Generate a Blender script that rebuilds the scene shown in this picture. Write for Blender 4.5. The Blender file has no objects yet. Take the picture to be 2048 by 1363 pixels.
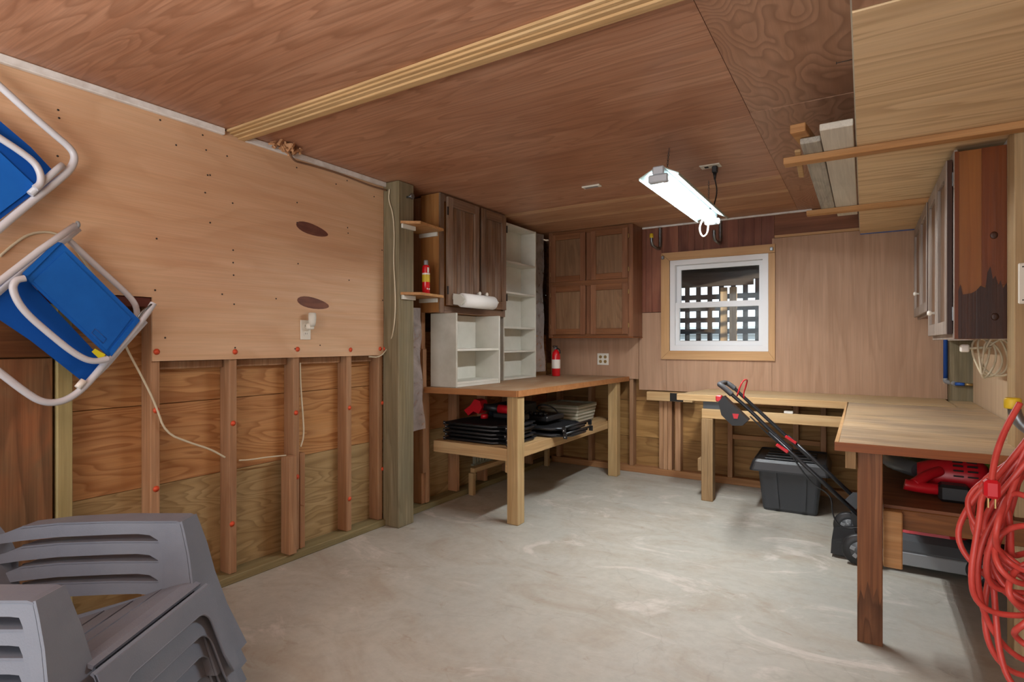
import bpy, bmesh, math, random
from mathutils import Vector, Matrix
random.seed(7)
S = bpy.context.scene
C = S.collection
PI = math.pi
# ---------------------------------------------------------------- camera
TH = math.radians(32.13); FPX = 1121.0; EYE = 1.25
sT, cT = math.sin(TH), math.cos(TH)
cd = bpy.data.cameras.new('camera'); cam = bpy.data.objects.new('camera', cd); C.objects.link(cam)
cd.sensor_width = 36; cd.lens = 36*FPX/2048; cd.clip_start = .02; cd.clip_end = 200
cd.shift_y = (684-681.5)/2048
cam.location = (0, 0, EYE); cam.rotation_euler = (PI/2, 0, TH)
S.camera = cam
# ---------------------------------------------------------------- world, lights, exposure
S.view_settings.view_transform = 'Standard'; S.view_settings.look = 'None'
S.view_settings.gamma = 1; S.view_settings.use_curve_mapping = False
S.view_settings.exposure = 0.1
w = bpy.data.worlds.new('sky'); S.world = w; w.use_nodes = True
w.node_tree.nodes['Background'].inputs[0].default_value = (.86, .93, 1, 1)
w.node_tree.nodes['Background'].inputs[1].default_value = 2.2
def area(name, loc, rot, sx, sy, power, col):
    l = bpy.data.lights.new(name, 'AREA'); l.shape = 'RECTANGLE'; l.size = sx; l.size_y = sy; l.energy = power; l.color = col
    o = bpy.data.objects.new(name, l); C.objects.link(o); o.location = loc; o.rotation_euler = rot; return o
area('added_rear_fill', (-.9, -2.45, 1.25), (PI/2, 0, 0), 3.2, 2.1, 34, (1, .97, .94))  # soft fill added across the rear end of the room, source not seen
area('added_overhead_fill', (-1.0, -.9, 2.22), (0, 0, 0), .25, 1.2, 15, (1, .98, .95))  # downward fill added behind the camera, no known lamp there
area('added_upward_fill', (-1.1, -.6, 1.5), (PI, 0, 0), .9, .9, 62, (1, .98, .96))  # upward fill added to brighten the ceiling
area('fluorescent_light', (-.885, 3.42, 2.0975), (0, 0, 0), .11, 1.12, 125, (.95, .98, 1))
sl = bpy.data.lights.new('sun', 'SUN'); sl.energy = 14; sl.angle = .009; sl.color = (1, .93, .8)
so = bpy.data.objects.new('sun', sl); C.objects.link(so)
so.rotation_euler = Vector((-.90, .30, -.17)).to_track_quat('-Z', 'Y').to_euler()

# ---------------------------------------------------------------- helpers
def at(px, py, ax, val):
    """point of the room at a measured photograph position, on the plane X, Y or Z = val"""
    u = (px-1024)/FPX; d = (u*cT-sT, u*sT+cT, (684-py)/FPX); o = (0, 0, EYE); i = 'XYZ'.index(ax)
    t = (val-o[i])/d[i]; return Vector([o[k]+t*d[k] for k in range(3)])
def lin(h):
    h = h.lstrip('#'); v = [int(h[i:i+2], 16)/255 for i in (0, 2, 4)]
    return tuple((x/12.92 if x <= .04045 else ((x+.055)/1.055)**2.4) for x in v)+(1,)
class B:
    def __init__(s): s.bm = bmesh.new()
    def box(s, x0, x1, y0, y1, z0, z1, bev=0, mat=None):
        r = bmesh.ops.create_cube(s.bm, size=1); vs = r['verts']
        for v in vs:
            v.co = Vector(((x0+x1)/2+v.co.x*(x1-x0), (y0+y1)/2+v.co.y*(y1-y0), (z0+z1)/2+v.co.z*(z1-z0)))
        if bev:
            es = list({e for v in vs for e in v.link_edges})
            r = bmesh.ops.bevel(s.bm, geom=es, offset=bev, segments=1, profile=.5, affect='EDGES')
            vs = list({v for f in r['faces'] for v in f.verts}|{v for v in vs if v.is_valid})
        if mat is not None:
            for v in vs: v.co = mat @ v.co
        return s
    def beam(s, a, b, w, h, up=(0, 0, 1), bev=0):
        a = Vector(a); b = Vector(b); d = (b-a); L = d.length; d.normalize()
        sd = d.cross(Vector(up)).normalized(); u = sd.cross(d)
        m = Matrix((( d.x, sd.x, u.x, a.x), (d.y, sd.y, u.y, a.y), (d.z, sd.z, u.z, a.z), (0, 0, 0, 1)))
        return s.box(0, L, -w/2, w/2, -h/2, h/2, bev, m)
    def prism(s, pts, off, bev=0):
        """polygon pts (3D) extruded by vector off"""
        off = Vector(off); a = [s.bm.verts.new(Vector(p)) for p in pts]; b = [s.bm.verts.new(Vector(p)+off) for p in pts]
        n = len(a); s.bm.faces.new(a); s.bm.faces.new(b[::-1])
        for i in range(n): s.bm.faces.new((a[i], b[i], b[(i+1) % n], a[(i+1) % n]))
        return s
    def grid(s, rows):
        g = [[s.bm.verts.new(Vector(p)) for p in r] for r in rows]
        for i in range(len(g)-1):
            for j in range(len(g[0])-1): s.bm.faces.new((g[i][j], g[i+1][j], g[i+1][j+1], g[i][j+1]))
        return s
    def tube(s, pts, r, n=8, closed=False, smooth=0, cap=True):
        pts = [Vector(p) for p in pts]
        for _ in range(smooth):
            q = []; m = len(pts)
            rng = range(m) if closed else range(m-1)
            if not closed: q.append(pts[0])
            for i in rng:
                a, b = pts[i], pts[(i+1) % m]; q += [a*.75+b*.25, a*.25+b*.75]
            if not closed: q.append(pts[-1])
            pts = q
        m = len(pts); rings = []; nrm = None
        for i, p in enumerate(pts):
            a = pts[(i-1) % m] if (closed or i > 0) else p; b = pts[(i+1) % m] if (closed or i < m-1) else p
            t = (b-a)
            t = t.normalized() if t.length > 1e-9 else Vector((0, 0, 1))
            if nrm is None: nrm = t.orthogonal().normalized()
            else:
                nrm = nrm-t*nrm.dot(t)
                nrm = nrm.normalized() if nrm.length > 1e-6 else t.orthogonal().normalized()
            bt = t.cross(nrm); rr = r[i] if isinstance(r, (list, tuple)) and len(r) == m else (r if not isinstance(r, (list, tuple)) else r[0])
            rings.append([s.bm.verts.new(p+(nrm*math.cos(2*PI*k/n)+bt*math.sin(2*PI*k/n))*rr) for k in range(n)])
        for i in range(m if closed else m-1):
            A, D = rings[i], rings[(i+1) % m]
            for k in range(n):
                f = s.bm.faces.new((A[k], A[(k+1) % n], D[(k+1) % n], D[k])); f.smooth = True
        if cap and not closed: s.bm.faces.new(rings[0][::-1]); s.bm.faces.new(rings[-1])
        return s
    def lathe(s, prof, org=(0, 0, 0), axis='Z', n=24):
        """prof = [(r, h)]; axis direction of h"""
        o = Vector(org); rings = []
        for r, h in prof:
            ring = []
            for k in range(n):
                a = 2*PI*k/n; c, q = r*math.cos(a), r*math.sin(a)
                v = {'Z': (c, q, h), 'X': (h, c, q), 'Y': (q, h, c)}[axis]
                ring.append(s.bm.verts.new(o+Vector(v)))
            rings.append(ring)
        for i in range(len(rings)-1):
            for k in range(n):
                f = s.bm.faces.new((rings[i][k], rings[i][(k+1) % n], rings[i+1][(k+1) % n], rings[i+1][k])); f.smooth = True
        s.bm.faces.new(rings[0][::-1]); s.bm.faces.new(rings[-1]); return s
    def xf(s, m):
        for v in s.bm.verts: v.co = m @ v.co
        return s
def origin_of(p):
    o = Vector((0, 0, 0))
    while p is not None: o = o+p.location; p = p.parent
    return o
def obj(name, b, m, parent=None, label=None, local=False, fix=True):
    bm = b.bm if isinstance(b, B) else b
    if fix: bmesh.ops.recalc_face_normals(bm, faces=bm.faces)
    if parent is None:
        vs = [v.co for v in bm.verts]
        o0 = Vector(((min(v.x for v in vs)+max(v.x for v in vs))/2, (min(v.y for v in vs)+max(v.y for v in vs))/2, min(v.z for v in vs)))
    else: o0 = Vector((0, 0, 0)) if local else origin_of(parent)
    for v in bm.verts: v.co -= o0
    me = bpy.data.meshes.new(name); bm.to_mesh(me); bm.free()
    o = bpy.data.objects.new(name, me); C.objects.link(o); me.materials.append(m)
    if parent is None: o.location = o0
    else: o.parent = parent
    if label: o['label'] = label
    return o
def tag(o, label, cat, group=None, kind=None):
    o['label'] = label; o['category'] = cat
    if group: o['group'] = group
    if kind: o['kind'] = kind
    return o
def thing(name, label, cat, loc=(0, 0, 0), rz=0, group=None):
    o = bpy.data.objects.new(name, None); C.objects.link(o); o.location = loc; o.rotation_euler = (0, 0, rz); o.empty_display_size = .1
    return tag(o, label, cat, group)
def struct(name, loc=(0, 0, 0)):
    o = bpy.data.objects.new(name, None); C.objects.link(o); o.location = loc; o['kind'] = 'structure'; o.empty_display_size = .1; return o
def dup(root, loc, rz=0, label=None):
    r = root.copy(); C.objects.link(r); r.location = loc; r.rotation_euler = (0, 0, rz)
    if label: r['label'] = label
    for ch in list(root.children):
        c = ch.copy(); C.objects.link(c); c.parent = r
        for g in list(ch.children):
            d = g.copy(); C.objects.link(d); d.parent = c
    return r

# ---------------------------------------------------------------- materials
def newmat(name):
    m = bpy.data.materials.new(name); m.use_nodes = True; nt = m.node_tree
    return m, nt, nt.nodes['Principled BSDF']
class N:
    def __init__(s, nt): s.nt = nt
    def new(s, t, **k):
        n = s.nt.nodes.new(t)
        for a, v in k.items(): setattr(n, a, v)
        return n
    def l(s, a, b): s.nt.links.new(a, b)
    def math(s, op, a, b=None, clamp=False):
        n = s.new('ShaderNodeMath', operation=op, use_clamp=clamp)
        for i, v in enumerate((a, b)):
            if v is None: continue
            if isinstance(v, (int, float)): n.inputs[i].default_value = v
            else: s.l(v, n.inputs[i])
        return n.outputs[0]
    def mix(s, f, a, b, mode='MIX'):
        n = s.new('ShaderNodeMix', data_type='RGBA', blend_type=mode)
        for i, v in ((0, f), (6, a), (7, b)):
            if isinstance(v, (int, float)): n.inputs[i].default_value = v
            elif isinstance(v, tuple): n.inputs[i].default_value = v
            else: s.l(v, n.inputs[i])
        return n.outputs[2]
    def noise(s, vec, scale, detail=2, rough=.5, dist=0):
        n = s.new('ShaderNodeTexNoise'); s.l(vec, n.inputs['Vector']); n.inputs['Scale'].default_value = scale
        n.inputs['Detail'].default_value = detail; n.inputs['Roughness'].default_value = rough; n.inputs['Distortion'].default_value = dist
        return n.outputs[0]
    def ramp(s, f, stops):
        n = s.new('ShaderNodeValToRGB'); s.l(f, n.inputs[0]); e = n.color_ramp.elements
        while len(e) < len(stops): e.new(.5)
        for i, (p, c) in enumerate(stops):
            e[i].position = p; e[i].color = c if isinstance(c, tuple) else (c, c, c, 1)
        return n.outputs[0]
def wood(name, c1, c2, cl, axis='Y', scale=3.5, stretch=.16, rings=9, line=.6, streak=.25, rough=.6, blotch=None, bamt=.5, bscale=1.6, vary=.12, bump=.12, seed=0, spec=.3):
    m, nt, p = newmat(name); n = N(nt)
    tc = n.new('ShaderNodeTexCoord'); oi = n.new('ShaderNodeObjectInfo')
    add = n.new('ShaderNodeVectorMath', operation='MULTIPLY_ADD')
    cx = n.new('ShaderNodeCombineXYZ')
    for i, k in enumerate((31., 17., 23.)): n.l(n.math('MULTIPLY_ADD', oi.outputs['Random'], k), cx.inputs[i])
    va = n.new('ShaderNodeVectorMath', operation='ADD'); n.l(tc.outputs['Object'], va.inputs[0]); n.l(cx.outputs[0], va.inputs[1])
    vb = n.new('ShaderNodeVectorMath', operation='ADD'); n.l(va.outputs[0], vb.inputs[0]); vb.inputs[1].default_value = (seed*3.1, seed*1.7, seed*2.3)
    v = vb.outputs[0]
    def sc(k, o=1):
        q = n.new('ShaderNodeVectorMath', operation='MULTIPLY'); n.l(v, q.inputs[0]); e = [o, o, o]; e['XYZ'.index(axis)] = k; q.inputs[1].default_value = e; return q.outputs[0]
    big = n.noise(sc(stretch), scale, 3, .45, .35)
    fr = n.math('FRACT', n.math('MULTIPLY', big, float(rings)))
    ln = n.ramp(fr, [(0, 0.), (.35, .15), (.82, 1.), (.93, .05), (1, 0.)])
    fine = n.noise(sc(.02), 160, 3, .6)
    mid = n.noise(sc(.05), 26, 2, .5)
    base = n.mix(n.ramp(mid, [(.3, 0.), (.7, 1.)]), lin(c1), lin(c2))
    if blotch:
        bl = n.ramp(n.noise(sc(.5), bscale, 3, .55, .4), [(.42, 0.), (.66, 1.)])
        base = n.mix(n.math('MULTIPLY', bl, bamt), base, lin(blotch))
    fl = n.math('MULTIPLY', n.math('MULTIPLY', ln, n.math('ADD', n.math('MULTIPLY', fine, .9), .25)), float(line), True)
    col = n.mix(fl, base, lin(cl))
    st = n.ramp(fine, [(.35, 1-streak), (.65, 1.)])
    col = n.mix(1., col, st, 'MULTIPLY')
    vv = n.math('ADD', n.math('MULTIPLY', oi.outputs['Random'], vary), 1-vary*.6)
    rg = n.new('ShaderNodeCombineXYZ')
    for i in range(3): n.l(vv, rg.inputs[i])
    col = n.mix(1., col, rg.outputs[0], 'MULTIPLY')
    n.l(col, p.inputs['Base Color']); p.inputs['Roughness'].default_value = rough; p.inputs['Specular IOR Level'].default_value = spec
    bp = n.new('ShaderNodeBump'); bp.inputs['Strength'].default_value = bump; bp.inputs['Distance'].default_value = .004
    n.l(n.math('ADD', fine, n.math('MULTIPLY', ln, .4)), bp.inputs['Height']); n.l(bp.outputs[0], p.inputs['Normal'])
    return m
def plain(name, c, rough=.5, metal=0, spec=.5, c2=None, nscale=8, bump=0, bscale=60, lo=.4, hi=.65, coat=0):
    m, nt, p = newmat(name); n = N(nt)
    p.inputs['Base Color'].default_value = lin(c); p.inputs['Roughness'].default_value = rough; p.inputs['Metallic'].default_value = metal
    p.inputs['Specular IOR Level'].default_value = spec; p.inputs['Coat Weight'].default_value = coat
    tc = n.new('ShaderNodeTexCoord')
    if c2: n.l(n.mix(n.ramp(n.noise(tc.outputs['Object'], nscale, 4, .6), [(lo, 0.), (hi, 1.)]), lin(c), lin(c2)), p.inputs['Base Color'])
    if bump:
        bp = n.new('ShaderNodeBump'); bp.inputs['Strength'].default_value = bump; bp.inputs['Distance'].default_value = .002
        n.l(n.noise(tc.outputs['Object'], bscale, 3, .6), bp.inputs['Height']); n.l(bp.outputs[0], p.inputs['Normal'])
    return m
def glow(name, c, s):
    m, nt, p = newmat(name); p.inputs['Base Color'].default_value = lin(c); p.inputs['Emission Color'].default_value = lin(c); p.inputs['Emission Strength'].default_value = s; return m

M = {}
M['ceil'] = wood('ceiling_luan', '#c6977a', '#b98668', '#7a4a30', 'X', 4.2, .11, 20, .6, .2, .42, '#a06a4c', .7, 1.4, .05, .06, spec=.4)
M['ceilfig'] = wood('ceiling_figured', '#bd947a', '#b0866b', '#6b4630', 'Y', 1.9, .40, 42, .65, .10, .4, '#a47357', .5, 1.2, .05, .06, 3, spec=.4)
M['ceilstrip'] = wood('ceiling_strip', '#cb9f7c', '#bb8b68', '#8f5f40', 'X', 4, .12, 14, .5, .2, .45, '#aa7656', .5, 2, .15, .06, 1)
M['ceilpale'] = wood('ceiling_pale_strip', '#dcb48e', '#cfa27a', '#9a6c4a', 'X', 4, .12, 12, .5, .2, .45, '#b98a66', .4, 3, .08, .06, 2)
M['luan'] = wood('left_plywood', '#dfbe9b', '#d5ae88', '#b98a64', 'Y', 2.2, .22, 9, .3, .10, .55, '#d0a07c', .5, 1.5, .03, .05, 2)
M['luanback'] = wood('back_plywood', '#b8957a', '#ab886c', '#8d664a', 'Z', 4, .10, 9, .35, .14, .55, '#c09c80', .5, 3, .05, .05, 4)
M['cherry'] = wood('cherry_plank', '#8a5640', '#743f2e', '#4e2a1e', 'Z', 5, .08, 6, .5, .2, .5, '#a9745a', .35, 4, .35, .05, 5)
M['darkply'] = wood('brown_upper_panel', '#86563a', '#714429', '#4e2c1a', 'X', 4, .15, 7, .5, .2, .55)
M['stud'] = wood('stud_fir', '#c29a76', '#b0835d', '#8a5f3f', 'Z', 9, .06, 6, .45, .22, .65, '#96694a', .4, 3, .3, .1)
M['studx'] = wood('plate_fir', '#b5855a', '#a3754a', '#7c5232', 'X', 9, .06, 6, .45, .22, .65, '#8a5a3a', .4, 3, .15, .1)
M['study'] = wood('plate_treated', '#9a9068', '#8a7a55', '#6a5c3c', 'Y', 9, .06, 6, .4, .22, .7, '#7d7d58', .5, 3, .1, .1)
M['sheath'] = wood('sheathing_red', '#d09f6a', '#c4905a', '#8e542b', 'Y', 4.2, .13, 24, .85, .16, .6, '#b07c52', .5, 1.8, .08, .1, 6)
M['sheathlow'] = wood('sheathing_low', '#bba276', '#ad9366', '#7a5f39', 'Y', 4.2, .14, 22, .75, .16, .65, '#8c6d42', .5, 1.8, .08, .1, 7)
M['sheathx'] = wood('sheathing_back', '#b48c55', '#a47b48', '#6f4c24', 'X', 4, .14, 13, .7, .18, .65, '#7f5a32', .6, 2, .12, .1, 8)
M['green'] = wood('treated_post', '#9c9074', '#87795a', '#61543a', 'Z', 8, .07, 8, .5, .25, .75, '#77725c', .6, 4, .05, .15, 9)
M['greenlt'] = wood('treated_stud', '#b3a474', '#a39463', '#857647', 'Z', 9, .06, 8, .4, .2, .7, '#978a5c', .4, 3, .05, .12)
M['pine'] = wood('pine_leg', '#ccb083', '#bd9c6c', '#8f6c42', 'Z', 10, .05, 7, .5, .2, .6, '#a08a58', .4, 4, .08, .1, 10)
M['pinex'] = wood('pine_board_x', '#d2b284', '#c7a271', '#9c774a', 'X', 9, .06, 6, .5, .18, .6, '#b48650', .3, 3, .08, .1, 11)
M['piney'] = wood('pine_board_y', '#d2b284', '#c7a271', '#9c774a', 'Y', 9, .06, 6, .5, .18, .6, '#b48650', .3, 3, .08, .1, 11)
M['greyleg'] = wood('weathered_leg', '#b1926a', '#9d7d56', '#6f5234', 'Z', 11, .05, 9, .6, .25, .7, '#8a7050', .5, 4, .08, .15, 12)
M['redleg'] = wood('brown_leg', '#9b6a46', '#85532f', '#56301a', 'Z', 9, .08, 10, .7, .2, .5, '#6b4128', .5, 3, .05, .1, 13)
M['stainleg'] = wood('leg_stain', '#80563a', '#6a4328', '#3d2413', 'Z', 9, .08, 10, .7, .2, .6, '#4a3020', .6, 9, .05, .1, 13)
M['redx'] = wood('brown_shelf_board', '#93602f', '#7d4c24', '#55300f', 'X', 9, .08, 9, .6, .2, .5, '#6b4128', .4, 3, .05, .1, 13)
M['soffit'] = wood('soffit_pine', '#edd3ab', '#e5c99d', '#a87f52', 'X', 4.2, .09, 13, .65, .10, .6, '#dabb90', .4, 2, .04, .06, 14)
M['batten'] = wood('batten_pine', '#cb9e6c', '#bf8d58', '#94633a', 'X', 9, .05, 6, .5, .18, .6, '#a9713f', .3, 3, .1, .08, 15)
M['topleft'] = wood('worn_top', '#b18c68', '#a17a58', '#85603f', 'Y', 5, .12, 8, .4, .2, .5, '#bda88c', .6, 5, .04, .08, 16)
M['edge'] = wood('edge_band', '#b07a4c', '#a56d3f', '#7f4c28', 'X', 9, .06, 5, .4, .15, .5)
M['edged'] = wood('dark_edge_band', '#9a5a2c', '#8a4c22', '#653413', 'X', 9, .06, 5, .4, .15, .45)
M['topright'] = wood('scuffed_top', '#d3b995', '#c4a67f', '#93744f', 'X', 5, .09, 10, .55, .25, .42, '#8f8376', .6, 5, .04, .08, 17)
M['topback'] = wood('back_top', '#d3b88e', '#c5a678', '#a5824f', 'X', 5, .08, 7, .3, .2, .5, '#b6a88c', .4, 4, .04, .06, 18)
M['casing'] = wood('casing_pine', '#cda577', '#c39867', '#a4764a', 'X', 7, .06, 5, .35, .1, .5, vary=.05)
M['casingz'] = wood('casing_pine_v', '#cda577', '#c39867', '#a4764a', 'Z', 7, .06, 5, .35, .1, .5, vary=.05)
M['oak'] = wood('oak_cabinet', '#96684a', '#86583c', '#5b3820', 'Z', 7, .07, 8, .45, .25, .4, '#6f442a', .3, 3, .04, .06, 19)
M['oakpanel'] = wood('oak_panel', '#917052', '#836144', '#5e412a', 'Z', 5, .12, 14, .55, .25, .45, '#6b4629', .3, 3, .04, .06, 20)
M['oakx'] = wood('oak_rail', '#8c5d3b', '#7b4d2e', '#573219', 'X', 7, .07, 8, .45, .25, .4, vary=.04)
M['walnut'] = wood('weathered_walnut', '#8f6c50', '#75543c', '#3d2a1c', 'Z', 8, .05, 7, .6, .3, .45, '#96877a', .55, 5, .2, .1, 21)
M['walnutx'] = wood('weathered_walnut_rail', '#8f6c50', '#75543c', '#3d2a1c', 'Y', 8, .05, 7, .6, .3, .45, '#8b7669', .55, 5, .1, .1, 21)
M['cabside'] = wood('cabinet_side_pine', '#b27f4a', '#a06a38', '#7d4a22', 'Z', 7, .08, 5, .4, .15, .5, '#8f5f33', .4, 2, .1, .06, 22)
M['cabr'] = wood('orange_cabinet_side', '#99602c', '#8c5325', '#6b3a14', 'Z', 7, .06, 6, .4, .12, .4, '#7c4419', .4, 2, .06, .06, 23)
M['cabrdark'] = wood('dark_cabinet_strip', '#7a3f17', '#6b3412', '#4c220a', 'Z', 7, .06, 6, .4, .12, .4)
M['cabstain'] = wood('charred_stain', '#4a2814', '#3a1e0f', '#241008', 'Z', 8, .06, 7, .5, .2, .4)
M['whitedoor'] = wood('whitewashed_door', '#b3a79c', '#9b8d82', '#6d5d52', 'Z', 8, .05, 8, .5, .25, .5, '#857468', .5, 5, .05, .1, 24)
M['weather'] = wood('weathered_board', '#8c6a4a', '#6f5034', '#3e2b1a', 'Z', 6, .07, 9, .6, .25, .7, '#a4623a', .6, 7, .05, .15, 25)
M['darkbd'] = wood('dark_board', '#6e4526', '#573318', '#33190a', 'Y', 5, .1, 9, .6, .2, .7, '#8a5a30', .4, 3, .1, .1)
M['header'] = wood('red_header', '#6d3426', '#5c2a1e', '#3c180f', 'Y', 8, .06, 6, .4, .2, .6)
M['whitebd'] = wood('pale_plank', '#e0dccf', '#d5d1c4', '#aea797', 'Y', 6, .06, 5, .25, .12, .6, '#b9b2a2', .3, 3, .04, .05)
M['greybd'] = wood('mottled_plank', '#c0bbae', '#aba69c', '#827c74', 'Y', 12, .15, 6, .4, .3, .7, '#c3c2b4', .6, 9, .04, .05)
M['panelr'] = wood('right_low_panel', '#d2b999', '#c9ad8b', '#ad8c66', 'Z', 5, .08, 6, .25, .1, .55, '#dcc7b0', .4, 2, .05, .05)
M['postlt'] = wood('cream_stud', '#bfa680', '#ae946c', '#836443', 'Z', 10, .05, 6, .4, .2, .65, '#a07c4c', .4, 5, .03, .12)
M['bark'] = wood('rough_board', '#54402f', '#3f2d20', '#1e140d', 'Z', 14, .2, 12, .8, .4, .9, '#7a6a55', .5, 9, .03, .6)
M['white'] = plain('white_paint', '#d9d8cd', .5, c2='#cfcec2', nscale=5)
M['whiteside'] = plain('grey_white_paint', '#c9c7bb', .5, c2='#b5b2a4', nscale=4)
M['trimw'] = plain('white_trim', '#e6e4e0', .5, c2='#cfc9c2', nscale=12)
M['vinyl'] = plain('vinyl', '#e2e4e6', .4)
M['plate'] = plain('cover_plate', '#e2dfd2', .35)
M['dark'] = plain('dark_slot', '#15110e', .7)
M['alu'] = plain('powder_coated_tube', '#c9cbd0', .3, 0)
M['zinc'] = plain('galvanised_steel', '#8f9396', .35, .9, c2='#6d7072', nscale=30)
M['steel'] = plain('lamp_housing', '#b9c0c6', .4, .4)
M['reflector'] = plain('reflector_white', '#b4c6c1', .5)
M['blue'] = plain('blue_fabric', '#1868c4', .7, spec=.2, c2='#135cb4', nscale=3, bump=.15, bscale=900)
M['bluedk'] = plain('blue_fabric_back', '#084fa6', .75, spec=.2, bump=.15, bscale=900)
M['yellow'] = plain('yellow_tag', '#d9d01a', .5)
M['ytip'] = plain('yellow_rubber', '#c9ae22', .55)
M['resin'] = plain('grey_resin', '#757d8a', .42, c2='#6d7583', nscale=5, bump=.25, bscale=220)
M['red'] = plain('red_plastic', '#bd1522', .35, spec=.5)
M['redpaint'] = plain('red_enamel', '#c9121c', .22, coat=.4)
M['blk'] = plain('black_plastic', '#1b1c1e', .45)
M['blktube'] = plain('black_tube', '#212225', .32, .2)
M['blkfab'] = plain('black_fabric', '#16171a', .85, spec=.2)
M['bin'] = plain('charcoal_bin', '#34373b', .38, bump=.1)
M['binlid'] = plain('black_lid', '#1e1f21', .42)
M['grip'] = plain('foam_grip', '#3c3c3e', .6)
M['cordred'] = plain('red_cord', '#be453d', .42, c2='#b0362f', nscale=20)
M['wire'] = plain('cream_cable', '#cfc4a8', .5)
M['wirebr'] = plain('brown_cable', '#7b5c46', .5)
M['paper'] = plain('paper_towel', '#ecebe6', .9, bump=.3, bscale=140)
M['cap'] = plain('orange_cap', '#d8502a', .5)
M['nail'] = plain('nail_steel', '#3c3630', .6, .3)
M['patch'] = wood('patch_plug', '#7a4a38', '#663a2c', '#4a2519', 'Y', 9, .2, 8, .5, .2, .5, '#a06a4a', .4, 12)
M['label'] = plain('white_label', '#e7e2d8', .5)
M['bluepipe'] = plain('blue_pipe', '#1f4f9e', .4)
M['brass'] = plain('brass', '#b59a66', .35, .8)
M['knob'] = plain('porcelain', '#ece7dc', .25)
M['fluff'] = plain('torn_fibre', '#c79a72', .95, c2='#a87850', nscale=30)
M['crate'] = plain('grey_green_crate', '#8f907d', .55, c2='#7f806e', nscale=14)
M['bag'] = plain('pale_green_bag', '#8f9a78', .75, c2='#7d8868', nscale=6, bump=.4, bscale=20)
M['lime'] = plain('lime_cloth', '#8fa338', .8, c2='#74882c', nscale=9, bump=.4, bscale=20)
M['grey'] = plain('dark_grey_plastic', '#4a4d50', .4)
M['greylt'] = plain('grey_plastic', '#8b8f92', .35)
M['steelblue'] = plain('blue_black_case', '#1c2a3a', .5)
M['leaf'] = plain('leaf', '#6f9a3c', .6, c2='#456b24', nscale=12)
M['house'] = plain('pale_siding', '#b9c3cc', .7)
M['roof'] = plain('grey_roof', '#8d969f', .8)
M['ground'] = plain('outdoor_ground', '#8c8676', .9, c2='#6f6a58', nscale=2)
M['lat'] = plain('dark_lattice', '#2b2f34', .75, c2='#212427', nscale=6)
M['porch'] = wood('porch_wood', '#4a4038', '#3c332b', '#241d17', 'X', 7, .06, 7, .5, .3, .8)
M['porchpost'] = wood('porch_post', '#c2a27c', '#ab8a64', '#7d6040', 'Z', 7, .06, 7, .5, .3, .8)
M['tube'] = glow('fluorescent_tube', '#f4fbff', 1.6)
# glass and plastic film
def glassmat():
    m, nt, p = newmat('window_glass'); n = N(nt)
    t = n.new('ShaderNodeBsdfTransparent'); t.inputs[0].default_value = (.93, .96, .97, 1)
    g = n.new('ShaderNodeBsdfGlossy'); g.inputs['Roughness'].default_value = .03
    d = n.new('ShaderNodeBsdfDiffuse'); d.inputs[0].default_value = (.7, .75, .8, 1)
    tc = n.new('ShaderNodeTexCoord')
    f = n.ramp(n.noise(tc.outputs['Object'], 9, 5, .7, .5), [(.5, .0), (.85, .04)])
    m1 = n.new('ShaderNodeMixShader'); n.l(f, m1.inputs[0]); n.l(t.outputs[0], m1.inputs[1]); n.l(d.outputs[0], m1.inputs[2])
    m2 = n.new('ShaderNodeMixShader'); m2.inputs[0].default_value = .018; n.l(m1.outputs[0], m2.inputs[1]); n.l(g.outputs[0], m2.inputs[2])
    n.l(m2.outputs[0], nt.nodes['Material Output'].inputs[0]); return m
M['glass'] = glassmat()
def filmmat():
    m, nt, p = newmat('plastic_film'); n = N(nt)
    t = n.new('ShaderNodeBsdfTransparent'); t.inputs[0].default_value = (.9, .88, .87, 1)
    p.inputs['Base Color'].default_value = lin('#d8cfca'); p.inputs['Roughness'].default_value = .22
    tc = n.new('ShaderNodeTexCoord'); nz = n.noise(tc.outputs['Object'], 7, 4, .6, 1.5)
    f = n.ramp(nz, [(.25, .25), (.8, .55)])
    bp = n.new('ShaderNodeBump'); bp.inputs['Strength'].default_value = .5; bp.inputs['Distance'].default_value = .01; n.l(nz, bp.inputs['Height']); n.l(bp.outputs[0], p.inputs['Normal'])
    m1 = n.new('ShaderNodeMixShader'); n.l(f, m1.inputs[0]); n.l(t.outputs[0], m1.inputs[1]); n.l(p.outputs[0], m1.inputs[2])
    n.l(m1.outputs[0], nt.nodes['Material Output'].inputs[0]); return m
M['film'] = filmmat()
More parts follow.
